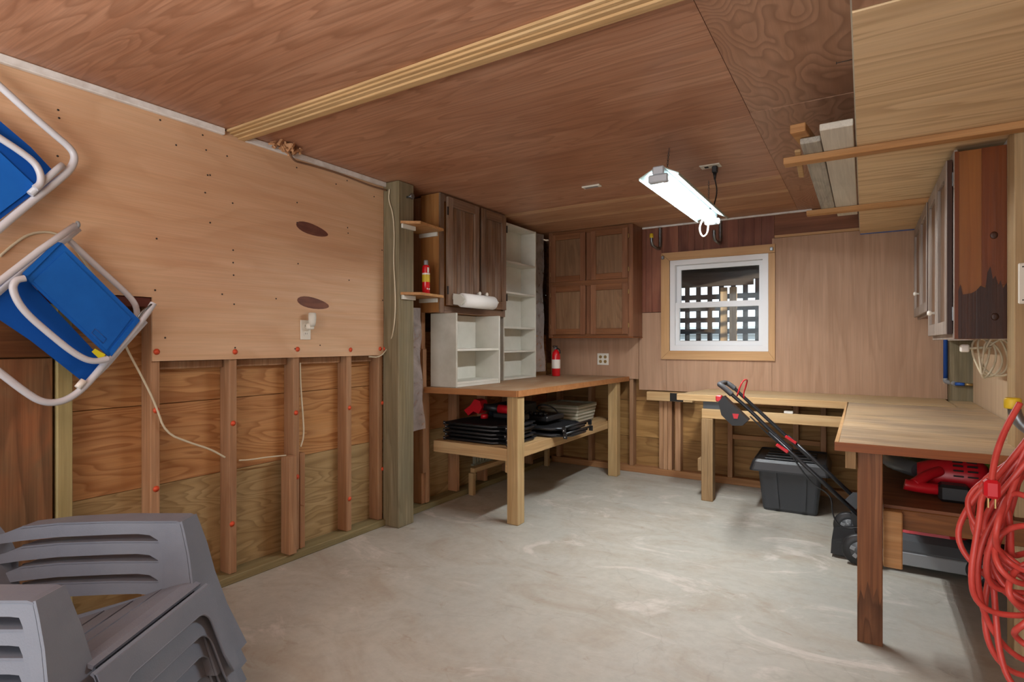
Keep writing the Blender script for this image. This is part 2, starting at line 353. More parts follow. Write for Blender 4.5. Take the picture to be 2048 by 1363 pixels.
def concrete():
    m, nt, p = newmat('concrete'); n = N(nt); tc = n.new('ShaderNodeTexCoord'); v = tc.outputs['Object']
    mp = n.new('ShaderNodeMapping'); n.l(v, mp.inputs[0]); mp.inputs['Rotation'].default_value = (0, 0, -.5); mp.inputs['Scale'].default_value = (.75, 1.25, 1); vs = mp.outputs[0]
    a = n.noise(v, .9, 5, .6, .5); b = n.noise(vs, 2.6, 6, .65, .8); c = n.noise(v, 22, 5, .7); d = n.noise(vs, 1.7, 5, .7, 1.5)
    col = n.mix(n.ramp(a, [(.35, 0.), (.65, 1.)]), lin('#a5a49b'), lin('#b1ada1'))
    col = n.mix(n.math('MULTIPLY', n.ramp(b, [(.45, 0.), (.68, 1.)]), .7), col, lin('#9d9180'))
    col = n.mix(n.math('MULTIPLY', n.ramp(d, [(.56, 0.), (.66, 1.)]), .55), col, lin('#d3cbc2'))
    col = n.mix(n.math('MULTIPLY', n.ramp(n.noise(vs, 4.5, 6, .7, 1.), [(.60, 0.), (.72, 1.)]), .6), col, lin('#8c775f'))
    col = n.mix(n.math('MULTIPLY', n.ramp(c, [(.4, 0.), (.8, 1.)]), .3), col, lin('#7d776c'))
    vo = n.new('ShaderNodeTexVoronoi', feature='DISTANCE_TO_EDGE'); vo.inputs['Scale'].default_value = .45
    wn = n.new('ShaderNodeVectorMath', operation='MULTIPLY_ADD'); nn = n.new('ShaderNodeTexNoise'); nn.inputs['Scale'].default_value = 3; nn.inputs['Detail'].default_value = 5; n.l(v, nn.inputs['Vector'])
    n.l(nn.outputs['Color'], wn.inputs[0]); wn.inputs[1].default_value = (.5, .5, .5); n.l(v, wn.inputs[2]); n.l(wn.outputs[0], vo.inputs['Vector'])
    ck = n.ramp(vo.outputs['Distance'], [(0, 1.), (.004, 0.)])
    col = n.mix(n.math('MULTIPLY', ck, .12), col, lin('#5a5146'))
    n.l(col, p.inputs['Base Color'])
    n.l(n.ramp(b, [(.3, .42), (.7, .7)]), p.inputs['Roughness'])
    bp = n.new('ShaderNodeBump'); bp.inputs['Strength'].default_value = .15; bp.inputs['Distance'].default_value = .004; n.l(c, bp.inputs['Height']); n.l(bp.outputs[0], p.inputs['Normal'])
    return m
M['concrete'] = concrete()

# ================================================================ STRUCTURE
XL, YB, H = -2.79, 5.20, 2.34
fl = obj('floor', B().box(-2.9, .75, -2.5, 5.3, -.12, 0), M['concrete']); fl['kind'] = 'structure'
# ceiling
ce = struct('ceiling', (-1, 2, H))
G = .0012
def cpanel(x0, x1, y0, y1, m, z=H, name='panel'): return obj(name, B().box(x0+G, x1-G, y0+G, y1-G, z, z+.012), M[m], ce)
obj('roof_deck', B().box(-2.9, .75, -2.5, 5.3, H+.013, H+.06), M['darkply'], ce)
cpanel(-2.9, -.46, -2.5, -.72, 'ceil'); cpanel(-2.9, -.46, -.72, 1.70, 'ceil')
cpanel(-2.9, -.46, 1.70, 2.88, 'ceil'); cpanel(-2.9, -.46, 2.88, 4.03, 'ceil')
ys = [4.03, 4.12, 4.42, 4.50, 4.76, 4.90, 5.19]
for a, b_ in zip(ys[:-1], ys[1:]): cpanel(-2.9, -.46, a, b_, 'ceilpale' if ys.index(a) % 2 == 0 and b_-a < .1 else 'ceilstrip', H-.001*((ys.index(a)) % 2))
cpanel(-.46, .7, -2.5, .45, 'ceilfig'); cpanel(-.46, .7, .45, 2.86, 'ceilfig'); cpanel(-.46, .7, 2.86, 5.19, 'ceilfig', H-.002)
# soffit on the right
SX = -.03
obj('soffit_panel', B().box(SX+.004, .7, 1.695, 5.17, 2.1, 2.112), M['soffit'], ce)
obj('soffit_panel', B().box(SX+.004, .7, -2.5, 1.69, 2.104, 2.116), M['ceilfig'], ce)
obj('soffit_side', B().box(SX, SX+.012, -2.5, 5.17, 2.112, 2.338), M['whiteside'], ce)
obj('soffit_edge', B().box(SX+.004, .5, 5.171, 5.186, 2.095, 2.12), M['bluepipe'], ce, 'blue painted soffit edge')
for y, x0, x1 in ((2.855, -.315, .6), (4.075, -.315, .35)):
    obj('batten', B().box(x0, x1, y, y+.062, 2.070, 2.0995, .002), M['batten'], ce)
# light batten across the ceiling (stack of strips)
tb = struct('trim_1', (-1.5, 1.7, H))
for k, (y0, y1, z) in enumerate(((1.652, 1.668, .012), (1.669, 1.688, .02), (1.689, 1.712, .026), (1.713, 1.752, .034))):
    obj('strip', B().box(-2.765, -.46, y0, y1, H-z, H-.0005, .002), M['pinex'], tb)
# left ceiling trim and back ceiling trim
t2 = struct('trim_2', (XL, 1.5, H))
obj('strip', B().box(-2.776, -2.752, -2.4, 1.64, 2.306, 2.339, .003), M['trimw'], t2)
obj('strip', B().box(-2.776, -2.756, 1.76, 2.78, 2.308, 2.339, .003), M['trimw'], t2)
t3 = struct('trim_3', (-1, 5.18, H))
obj('strip', B().box(-1.785, -.36, 5.165, 5.186, 2.322, 2.3375, .002), M['trimw'], t3)

# ---- left wall
wl = struct('wall_left', (-2.86, 1.5, 0))
obj('outer_skin', B().box(-2.95, -2.9, -2.5, 5.3, 0, 2.34), M['darkbd'], wl)
for y0, y1 in ((.3, 5.28),):
    obj('sheathing_board', B().box(-2.899, -2.88, y0, y1, .03, .565-.002, .001), M['sheathlow'], wl)
    obj('sheathing_board', B().box(-2.899, -2.881, y0, y1, .565, .95, .001), M['sheath'], wl)
    obj('sheathing_board', B().box(-2.899, -2.882, y0, y1, .953, 1.33, .001), M['sheath'], wl)
    obj('sheathing_board', B().box(-2.899, -2.88, y0, y1, 1.333, 1.75, .001), M['darkbd'], wl)
    obj('sheathing_board', B().box(-2.899, -2.88, 2.8, y1, 1.753, 2.33, .001), M['darkbd'], wl)
obj('bottom_plate', B().box(-2.879, -2.765, .2, 5.19, 0, .042, .004), M['study'], wl)
def stud(x0, x1, y0, y1, z0, z1, m='stud', n='stud', par=None): return obj(n, B().box(x0, x1, y0, y1, z0, z1, .003), M[m], par or wl)
for yc in (1.325, 1.705, 2.09, 2.484, 2.757, 3.20, 3.62, 4.02, 4.42, 4.82):
    stud(-2.879, XL, yc-.02, yc+.02, .043, 1.45 if yc < 1.5 else (1.3 if yc < 2.9 else 2.33))
# jack studs and repaired foot beside the third stud
stud(-2.83, -2.752, 2.015, 2.065, .043, .60); stud(-2.879, XL, 2.114, 2.15, .043, .60); stud(-2.876, -2.752, 2.112, 2.116, .3, .301)
stud(-2.879, -2.80, 3.255, 3.285, .043, .9); stud(-2.80, -2.76, 3.16, 3.20, .28, 1.2); stud(-2.80, -2.77, 3.205, 3.24, .05, .9)
obj('header', B().box(-2.879, -2.783, .3, 1.303, 1.41, 1.455, .003), M['header'], wl)
for y0, y1 in ((1.347, 1.683), (1.727, 2.068), (2.112, 2.462), (2.506, 2.735)): obj('header', B().box(-2.879, -2.845, y0, y1, 1.12, 1.159, .003), M['stud'], wl)
obj('treated_stud', B().box(-2.879, -2.787, .950, 1.003, .043, 1.41, .003), M['greenlt'], wl)
obj('weathered_panel', B().box(-2.84, -2.80, .2, .94, .043, 1.185, .003), M['weather'], wl, 'stained rough board with orange and white smears')
obj('cross_board', B().box(-2.879, -2.80, .2, .948, 1.19, 1.38, .004), M['darkbd'], wl)
# big luan sheets, with a notch low on the left
pan = B().prism([(-2.789, -2.4, 1.457), (-2.789, 1.306, 1.457), (-2.789, 1.306, 1.162), (-2.789, 2.775, 1.162), (-2.789, 2.775, 2.335), (-2.789, -2.4, 2.335)], (.011, 0, 0))
obj('plywood_sheet', pan, M['luan'], wl)
for (px, py, wpx) in ((625, 459, 76), (627, 606, 78)):
    p0 = at(px, py, 'X', -2.778); pts = []
    for k in range(20):
        a = 2*PI*k/20; e = 1-.18*math.cos(a)
        pts.append((-2.7781, p0.y+.114*math.cos(a), p0.z+.033*math.sin(a)*e-.012*math.cos(a)))
    obj('patch', B().prism(pts, (.0012, 0, 0)), M['patch'], wl)
# nails
nb = B()
nl = [(30, 130), (116, 220), (118, 236), (112, 275), (115, 312), (320, 240), (405, 270), (410, 385), (415, 350), (420, 445), (453, 258), (454, 312), (465, 406), (466, 500), (466, 525), (467, 550), (552, 597), (593, 335), (594, 445), (594, 405), (596, 527), (672, 368), (694, 361), (695, 455), (696, 466), (698, 560), (748, 393), (310, 580), (352, 290), (412, 300), (420, 350), (468, 608), (444, 588), (313, 477), (640, 690), (330, 675), (470, 695), (590, 697), (700, 697), (763, 697), (765, 600), (764, 500)]
for px, py in nl:
    q = at(px, py, 'X', -2.778); nb.lathe([(.0032, -.002), (.0045, .0015), (.002, .0028)], q, 'X', 8)
nh = obj('nail_head', nb, M['nail'], wl); nh['kind'] = 'stuff'
cap0 = None
capsl = [(313, 703), (470, 703), (595, 698), (701, 699), (760, 697), (769, 697), (312, 820), (466, 846), (592, 825), (699, 815), (765, 805), (312, 977), (464, 1047), (594, 953), (699, 997), (765, 937), (466, 1160), (696, 1073), (763, 1048)]
cm = B().lathe([(.012, 0), (.0145, .002), (.008, .0042), (.0065, .007), (.002, .008)], (0, 0, 0), 'X', 12)
for px, py in capsl:
    q = at(px, py, 'X', -2.777 if py < 710 else XL)
    if cap0 is None: cap0 = obj('cap_nail', cm, M['cap'], wl, local=True); o = cap0
    else: o = cap0.copy(); C.objects.link(o)
    o.location = q-origin_of(wl)
# timber post
tp = obj('timber_post', B().box(-2.79, -2.643, 2.779, 2.93, 0, 2.338, .005), M['green'])
tag(tp, 'greenish rough square timber post from floor to ceiling at left wall', 'post')
bolt = obj('bolt', B().tube([(-2.643, 2.86, 2.24), (-2.60, 2.86, 2.24)], .008).tube([(-2.602, 2.86, 2.24), (-2.592, 2.86, 2.24)], .02, 6), M['zinc'], tp)

# ---- back wall
wb = struct('wall_back', (-1, 5.25, 0))
WX0, WX1, WZ0, WZ1 = -1.525, -.688, 1.172, 2.005
def ring(b, x0, x1, z0, z1, X0, X1, Z0, Z1, y0, y1):
    V = [[b.bm.verts.new((x, y, z)) for x, z in q] for y in (y0, y1) for q in (((X0, Z0), (X1, Z0), (X1, Z1), (X0, Z1)), ((x0, z0), (x1, z0), (x1, z1), (x0, z1)))]
    of, if_, ob, ib = V
    for i in range(4):
        j = (i+1) % 4
        for q in ((of[i], of[j], if_[j], if_[i]), (ob[i], ib[i], ib[j], ob[j]), (of[i], ob[i], ob[j], of[j]), (if_[i], if_[j], ib[j], ib[i])): b.bm.faces.new(q)
    return b
def ring_old(b, x0, x1, z0, z1, X0, X1, Z0, Z1, y0, y1):   # plate with rectangular hole
    b.box(X0, x0, y0, y1, Z0, Z1).box(x1, X1, y0, y1, Z0, Z1).box(x0, x1, y0, y1, Z0, z0).box(x0, x1, y0, y1, z1, Z1); return b
obj('outer_skin', ring(B(), WX0, WX1, WZ0, WZ1, -2.9, .75, 0, 2.34, 5.305, 5.33), M['darkbd'], wb)
for z0, z1 in ((.04, .33), (.333, .68), (.683, 1.03)): obj('sheathing_board', B().box(-2.88, .66, 5.289, 5.304, z0, z1, .001), M['sheathx'], wb)
obj('bottom_plate', B().box(-2.78, .65, 5.2, 5.288, 0, .06, .004), M['studx'], wb)
for x0, x1, z1 in ((-2.72, -2.68, .9), (-2.36, -2.32, .9), (-1.925, -1.885, .9), (-1.633, -1.594, .705), (-1.592, -1.553, .705), (-1.551, -1.513, .705), (-1.483, -1.432, .705), (-1.02, -.98, .78), (-.50, -.46, .78), (-.30, -.26, .78), (.1, .14, .78), (.4, .44, .78)):
    stud(x0, x1, 5.2, 5.288, .061, z1, par=wb)
obj('blocking', B().box(-.979, -.501, 5.205, 5.245, .40, .44, .003), M['studx'], wb)
obj('blocking', B().box(-.459, -.301, 5.205, 5.245, .40, .44, .003), M['studx'], wb)
obj('blocking', B().box(-.979, -.51, 5.205, 5.25, .70, .78, .003), M['studx'], wb)
Yp0, Yp1 = 5.189, 5.199
def bp(n, m, x0, x1, z0, z1, y0=Yp0, lab=None): return obj(n, B().box(x0+.001, x1-.001, y0, Yp1, z0+.001, z1-.001), M[m], wb, lab)
bp('panel', 'luanback', -1.823, -1.56, .797, 1.53); bp('panel', 'luanback', -1.56, -.66, .797, 1.13); bp('panel', 'luanback', -.66, .52, .83, 2.128)
bp('panel', 'luanback', -2.77, -1.826, .897, 2.33, 5.186)
bp('panel', 'darkply', -.642, .5, 2.15, 2.338, 5.194)
bp('ledge_strip', 'casing', -.64, .5, 2.128, 2.15, 5.178)
xs = [-1.8, -1.755, -1.70, -1.60]
for a, b_ in zip(xs[:-1], xs[1:]): bp('plank', 'cherry', a, b_, 1.533, 2.338, Yp0+.001*random.random())
xs = [-1.60, -1.45, -1.36, -1.30, -1.22, -1.08, -.93, -.80, -.74, -.642]
for a, b_ in zip(xs[:-1], xs[1:]): bp('plank', 'cherry', a, b_, 2.03, 2.338, Yp0+.001*random.random())
# ---- right wall
wr = struct('wall_right', (.68, 2, 0))
obj('outer_skin', B().box(.70, .75, -2.5, 5.3, 0, 2.34), M['darkbd'], wr)
obj('low_panel', B().box(.645, .66, 3.9, 5.03, .80, 1.42), M['panelr'], wr); obj('low_panel', B().box(.640, .655, 2.9, 3.897, .80, 1.42), M['panelr'], wr)
obj('upper_panel', B().box(.66, .68, 2.9, 5.19, 1.42, 2.1), M['trimw'], wr)
obj('upper_panel', B().box(.66, .68, -2.4, 2.9, .05, 2.1), M['luanback'], wr)
obj('low_sheathing', B().box(.665, .68, 2.9, 5.19, .0, .8), M['darkbd'], wr)
obj('corner_stud', B().box(.521, .66, 5.06, 5.185, 0, 2.09, .004), M['green'], wr, 'dark greenish corner post')
stud(.502, .56, 2.925, 3.058, 0, 2.098, 'postlt', 'stud', wr)
obj('rough_board', B().box(.562, .66, 2.95, 3.03, 0, 2.098, .01), M['bark'], wr, 'rough dark bark-like board')
sw = obj('switch_plate', B().box(.512, .54, 2.915, 2.924, 1.40, 1.56, .004), M['plate'], wr)
obj('screw', B().lathe([(.003, 0), (.002, -.003)], (.526, 2.915, 1.545), 'Y', 8).lathe([(.003, 0), (.002, -.003)], (.526, 2.915, 1.415), 'Y', 8), M['nail'], sw)

# ---- window
wn = struct('window_1', (-1.1, 5.2, 1.6))
cx0, cx1, cz0, cz1 = -1.604, -.634, 1.093, 2.078
def yprism(pts, y0, y1): return B().prism([(x, y0, z) for x, z in pts], (0, y1-y0, 0))
ii = (WX0-.001, WX1+.001, WZ0-.001, WZ1+.001)
obj('casing_board', yprism([(cx0, cz0), (cx1, cz0), (ii[1], ii[2]), (ii[0], ii[2])], 5.168, 5.188), M['casing'], wn)
obj('casing_board', yprism([(cx0, cz1), (cx1, cz1), (cx1-.001, ii[3]), (ii[0]+.0, ii[3])], 5.168, 5.188), M['casing'], wn)
obj('casing_board', yprism([(cx0, cz0+.002), (ii[0]-.002, ii[2]), (ii[0]-.002, ii[3]-.002), (cx0, cz1-.003)], 5.169, 5.188), M['casingz'], wn)
obj('casing_board', yprism([(cx1, cz0+.002), (ii[1]+.002, ii[2]), (ii[1]+.002, ii[3]-.002), (cx1, ii[3]-.003)], 5.169, 5.188), M['casingz'], wn)
obj('window_frame', ring(B(), WX0+.045, WX1-.045, WZ0+.05, WZ1-.045, WX0, WX1, WZ0, WZ1, 5.185, 5.30), M['vinyl'], wn)
us = obj('window_sash', ring(B(), WX0+.085, WX1-.08, 1.60, WZ1-.085, WX0+.046, WX1-.046, 1.565, WZ1-.046, 5.245, 5.27), M['vinyl'], wn)
obj('pane', B().box(WX0+.086, WX1-.081, 5.256, 5.26, 1.601, WZ1-.086), M['glass'], us)
ls = obj('window_sash', ring(B(), WX0+.082, WX1-.078, WZ0+.09, 1.565, WX0+.046, WX1-.046, WZ0+.051, 1.615, 5.205, 5.235), M['vinyl'], wn)
obj('pane', B().box(WX0+.083, WX1-.079, 5.218, 5.222, WZ0+.091, 1.564), M['glass'], ls)
for x in (-1.585, -.66):
    obj('bracket', B().box(x-.012, x+.012, 5.150, 5.1675, 2.02, 2.05, .003), M['zinc'], wn)

# ================================================================ OUTDOORS seen through the window
gr = obj('outdoor_ground', B().box(-14, 8, 5.35, 40, -.3, -.12), M['ground']); gr['kind'] = 'structure'
YL = 6.7
lf = thing('lattice_screen', 'dark square lattice screen standing outside the window under the porch', 'lattice', (-1.2, YL, -.1))
# pitch from the photograph
pitch = (at(1523, 777, 'Y', YL).x-at(1363, 777, 'Y', YL).x)/6.83
hole = pitch*.58
pz = (at(1400, 628, 'Y', YL).z-at(1400, 650.7, 'Y', YL).z)
v0 = B().box(-(pitch-hole)/2, (pitch-hole)/2, 0, .012, -.0, 2.55); vs = obj('slat', v0, M['lat'], lf, local=True)
xs0 = at(1374.5, 700, 'Y', YL).x
first = True
for k in range(-12, 14):
    o = vs if first else vs.copy()
    if not first: C.objects.link(o)
    first = False; o.location = (xs0+k*pitch+1.2, 0, 0)
h0 = B().box(-3.2, 2.6, -.013, -.001, -(pz-hole)/2*1.0, (pz-hole)/2*1.0); hs = obj('slat', h0, M['lat'], lf, local=True)
zs0 = at(1400, 640, 'Y', YL).z; first = True
for k in range(-20, 3):
    z = zs0+k*pz
    if z < 0: continue
    o = hs if first else hs.copy()
    if not first: C.objects.link(o)
    first = False; o.location = (0, 0, z+.1)
# porch posts and roof
zb = at(1430, 572, 'Y', 6.3).z
pf = thing('porch_frame', 'dark timber porch beams above the lattice outside the window', 'porch', (-1.2, 6, -.1))
obj('beam', B().box(-4.5, -.98, 6.28, 6.34, zb, zb+.6), M['porch'], pf); obj('beam', B().box(-.98, 1.65, 6.28, 6.34, zb+.06, zb+.6), M['porch'], pf)
obj('deck', B().box(-4.5, 1.65, 5.34, 6.66, zb+.6, zb+.64), M['porch'], pf)
for x in (-3.6, -3.0, -2.4, -1.8, -1.2, -.6, 0, .6): obj('joist', B().box(x, x+.04, 5.34, 6.66, zb+.42, zb+.599), M['porch'], pf)
for (pa, pb) in ((1441, 1456), (1459, 1475)):
    a = at(pa, 640, 'Y', 6.5).x; b_ = at(pb, 640, 'Y', 6.5).x
    obj('post', B().box(a+.005, b_-.005, 6.47, 6.5, -.0, zb-.001 if pa < 1450 else zb-.001), M['porchpost'], pf)
stripe_lattice = thing('lattice_screen', 'unseen lattice screen added at the porch side to stripe the sunlight on the posts', 'lattice', (1.7, 6, -.1))  # out of view, added so the sun falls in stripes on the porch posts
for k in range(12): obj('slat', B().box(1.70, 1.712, 5.36+k*.115, 5.405+k*.115, -.1, 2.4), M['lat'], stripe_lattice)
for k in range(18): obj('slat', B().box(1.714, 1.726, 5.36, 6.65, .0+k*.125, .05+k*.125), M['lat'], stripe_lattice)
# shrubs outside
for i, (px, hh) in enumerate(((1440, 1.22), (1520, 1.2), (1400, 1.1))):
    ys_ = 7.6+1.3*i; c0 = at(px, 690, 'Y', ys_); sh = B()
    for k in range(160):
        c = Vector((c0.x+random.gauss(0, .16), ys_+random.gauss(0, .12), random.uniform(.1, hh)))
        d = Vector((random.gauss(0, 1), random.gauss(0, 1), random.gauss(.8, .6))).normalized()*.11; sd = d.cross(Vector((random.random(), random.random(), .3))).normalized()*.025
        vs4 = [sh.bm.verts.new(q) for q in (c, c+d*.5+sd, c+d, c+d*.5-sd)]; sh.bm.faces.new(vs4)
    t = thing('shrub', 'green leafy shrub outside beyond the lattice, ' + ('under the porch posts', 'at the right end of the window', 'left of the porch posts')[i], 'shrub', (c0.x, ys_, -.1))
    obj('foliage', sh, M['leaf'], t, fix=False); obj('stem', B().tube([(c0.x, ys_, -.1), (c0.x+.02, ys_, hh*.8)], .012, 6), M['porchpost'], t)
hs_ = thing('house', 'pale blue-grey neighbouring house far beyond the lattice', 'building', (-9, 26, -.12))
obj('wall', B().box(-11, -2.5, 26, 30, -.12, 1.6), M['house'], hs_)
obj('roof', B().prism([(-11.4, 25.6, 1.6), (-11.4, 30.4, 1.6), (-11.4, 28, 2.0)], (9.3, 0, 0)), M['roof'], hs_)
for x in (-9.5, -7.2, -4.6): obj('window', B().box(x, x+.9, 25.97, 25.999, .5, 1.3), M['grey'], hs_)
#@@PART2
# ================================================================ LEFT BENCH
BZ = .92
lb = thing('workbench', 'left wooden workbench with light square legs and a lower shelf of black folded gear', 'workbench', (-2.35, 4.2, 0))
top = [(-2.745, 3.17), (-2.0, 3.24), (-1.93, 5.18), (-2.745, 5.18)]
obj('worktop', B().prism([(x, y, BZ-.036) for x, y in top], (0, 0, .036)), M['topleft'], lb)
obj('edge_strip', B().prism([(-2.745, 3.152, BZ-.042), (-1.988, 3.222, BZ-.042), (-1.99, 3.238, BZ-.042), (-2.745, 3.168, BZ-.042)], (0, 0, .042)), M['edge'], lb)
obj('edge_strip', B().prism([(-1.998, 3.24, BZ-.042), (-1.984, 3.24, BZ-.042), (-1.914, 5.17, BZ-.042), (-1.928, 5.17, BZ-.042)], (0, 0, .0418)), M['edge'], lb)
for x, y in ((-2.083, 3.25), (-2.035, 4.93)): obj('leg', B().box(x, x+.089, y, y+.089, 0, BZ-.043, .004), M['pine'], lb)
obj('shelf_rail', B().box(-2.74, -2.084, 3.252, 3.29, .43, .515, .003), M['pinex'], lb)
obj('shelf_rail', B().box(-2.072, -2.034, 3.341, 4.928, .44, .515, .003), M['piney'], lb)
obj('shelf_board', B().box(-2.745, -2.073, 3.291, 5.17, .498, .515), M['piney'], lb)
obj('cleat', B().box(-2.125, -2.084, 3.291, 3.33, .34, .497, .003), M['pinex'], lb)
# low rail under the bench
obj('low_rail', B().beam((-2.72, 3.72, .20), (-2.72, 5.1, .20), .04, .035), M['piney'], lb)
for y in (3.72, 4.35, 5.0): obj('stretcher_post', B().box(-2.745, -2.70, y-.02, y+.02, 0, .18, .002), M['pine'], lb)
# slatted vent leaning against wall beneath
sv = thing('slatted_vent', 'grey-green slatted vent panel leaning on the wall under the left workbench', 'vent', (-2.77, 4.0, .22))
for k in range(11): obj('slat', B().box(-2.775, -2.755, 3.80+k*.04, 3.82+k*.04, .235, .455), M['crate'], sv)
obj('frame', B().box(-2.78, -2.75, 3.78, 4.24, .22, .234).box(-2.78, -2.75, 3.78, 4.24, .456, .47), M['crate'], sv)

# ================================================================ BACK BENCH + RIGHT BENCH
bb = thing('workbench', 'long back workbench beneath the window with weathered grey leg', 'workbench', (-.4, 4.9, 0))
BT = .835
obj('worktop', B().prism([(-1.275, 4.56, BT-.02), (.50, 4.575, BT-.02), (.50, 5.05, BT-.02), (.50, 5.185, BT-.02), (-1.16, 5.185, BT-.02)], (0, 0, .02)), M['topback'], bb)
obj('worktop_edge', B().box(-1.28, -.10, 4.535, 4.56, BT-.05, BT, .003), M['pinex'], bb)
obj('worktop_strip', B().box(.515, .638, 4.58, 5.05, BT-.02, BT-.001), M['topback'], bb)
obj('apron', B().box(-1.09, -.02, 4.562, 4.60, .65, .725, .003), M['pinex'], bb)
obj('leg', B().box(-1.091, -1.003, 4.55, 4.64, 0, .649, .004), M['greyleg'], bb)
obj('leg', B().box(.30, .38, 4.62, 4.70, 0, BT-.021, .004), M['greyleg'], bb)
obj('spacer_block', B().box(-1.08, -.93, 4.565, 4.60, .726, BT-.051, .002), M['grey'], bb)
obj('spacer_block', B().box(-.50, -.44, 4.565, 4.60, .726, .745, .002), M['label'], bb)
obj('foot_block', B().box(-1.13, -1.092, 4.60, 4.70, .22, .32, .003), M['greyleg'], bb)
st = obj('beam_stub', B().box(-1.72, -1.30, 5.10, 5.187, .71, .79, .003), M['pinex'], wb)
obj('dark_patch', B().box(-1.50, -1.38, 5.098, 5.1, .712, .788), M['dark'], st)
rb = thing('workbench', 'right workbench with scuffed plywood top and dark-brown front leg', 'workbench', (.25, 3.6, 0))
obj('worktop', B().prism([(-.088, 2.70, BT-.03), (.636, 2.70, BT-.03), (.636, 4.53, BT-.03), (-.095, 4.53, BT-.03)], (0, 0, .03)), M['topright'], rb)
obj('edge_strip', B().box(-.104, .636, 2.686, 2.699, BT-.034, BT), M['edged'], rb)
obj('edge_strip', B().box(-.104, -.09, 2.70, 4.53, BT-.034, BT), M['casing'], rb)
obj('leg', B().box(-.024, .065, 2.755, 2.795, 0, BT-.035, .003), M['redleg'], rb)
rl_ = [o_ for o_ in rb.children if o_.name.startswith('leg')][0]; obj('stain', B().prism([(x, 2.7545, z) for x, z in ((-.024, .001), (.065, .001), (.065, .22), (.055, .17), (.045, .24), (.03, .19), (.012, .26), (.0, .18), (-.012, .22), (-.024, .15))], (0, -.0006, 0)), M['stainleg'], rl_, 'dark water stain at the foot')
obj('leg', B().box(-.02, .03, 4.38, 4.46, 0, BT-.031, .003), M['greyleg'], rb)
obj('apron', B().box(-.066, -.028, 2.72, 4.5, .725, BT-.036, .002), M['greyleg'], rb)
obj('shelf_rail', B().box(.07, .64, 2.86, 2.898, .465, .548, .003), M['redx'], rb)
obj('shelf_board', B().box(.07, .64, 2.86, 4.4, .549, .562), M['darkply'], rb)
obj('cleat', B().box(.068, .135, 2.815, 2.858, .31, .545, .004), M['batten'], rb)

# ================================================================ CABINETS, SHELVES (left corner)
cb = thing('wall_cabinet', 'dark weathered cabinet with two boarded doors high on the left wall', 'cabinet', (-2.7, 3.6, 1.47))
def pieces(name, L, m, par):
    for q in L: obj(name, B().box(*q, .002), M[m[0]] if (q[5]-q[4]) > max(q[1]-q[0], q[3]-q[2]) else M[m[1]], par)
obj('body', B().box(-2.785, -2.613, 3.163, 4.025, 1.47, 2.335), M['cabside'], cb)
X0, X1 = -2.612, -2.598
pieces('face_frame', [(X0, X1, 3.16, 3.205, 1.465, 2.336), (X0, X1, 3.99, 4.027, 1.465, 2.336), (X0, X1, 3.206, 3.989, 2.28, 2.336), (X0, X1, 3.206, 3.989, 1.465, 1.515), (X0, X1, 3.60, 3.645, 1.516, 2.279)], ('walnut', 'walnutx'), cb)
for i, (y0, y1) in enumerate(((3.225, 3.618), (3.655, 4.010))):
    x0, x1 = -2.597, -2.575
    d = obj('door', B().box(x0-.0005, x0+.0008, y0+.002, y1-.002, 1.524, 2.316), M['walnut'], cb)
    pieces('stile', [(x0+.001, x1, y0, y0+.06, 1.522, 2.318), (x0+.001, x1, y1-.06, y1, 1.522, 2.318)], ('walnut', 'walnutx'), d)
    pieces('rail', [(x0+.001, x1, y0+.061, y1-.061, 1.522, 1.59), (x0+.001, x1, y0+.061, y1-.061, 2.25, 2.318)], ('walnut', 'walnutx'), d)
    n = 5; wd = (y1-y0-.124)/n
    for k in range(n): obj('board', B().box(-2.5955, -2.588, y0+.062+k*wd+.0015, y0+.062+(k+1)*wd-.0015, 1.592, 2.249, .0015), M['walnut'], d)
    yk = y1-.03 if i == 0 else y0+.03
    obj('knob', B().lathe([(.008, 0), (.007, .012), (.016, .018), (.017, .028), (.008, .034)], (x1, yk, 1.63), 'X', 14), M['knob'], d, 'white porcelain knob')
    for zh in (1.60, 2.18): obj('hinge', B().box(x1-.002, x1+.004, (y0-.012 if i == 0 else y1), (y0 if i == 0 else y1+.012), zh, zh+.06), M['dark'], d)
# paper towel holder
ph = thing('towel_holder', 'white paper towel holder screwed under the dark cabinet doors', 'towel holder', (-2.57, 3.4, 1.5))
hb = B().box(-2.572, -2.565, 3.27, 3.72, 1.565, 1.60, .003).prism([(-2.566, 3.27, 1.61), (-2.50, 3.27, 1.60), (-2.46, 3.27, 1.565), (-2.50, 3.27, 1.52), (-2.566, 3.27, 1.53)], (0, .012, 0)).prism([(-2.566, 3.712, 1.61), (-2.50, 3.712, 1.60), (-2.46, 3.712, 1.565), (-2.50, 3.712, 1.52), (-2.566, 3.712, 1.53)], (0, .012, 0))
obj('bracket', hb, M['white'], ph)
obj('spindle', B().lathe([(.028, 0), (.034, .006), (.034, .012)], (-2.505, 3.283, 1.56), 'Y', 18), M['white'], ph)
rl = obj('paper_towel_roll', B().lathe([(.02, 0), (.052, 0), (.053, .2), (.053, .395), (.02, .395)], (-2.505, 3.30, 1.56), 'Y', 28), M['paper'])
tag(rl, 'white paper towel roll on the holder below the dark cabinet doors', 'paper towels')
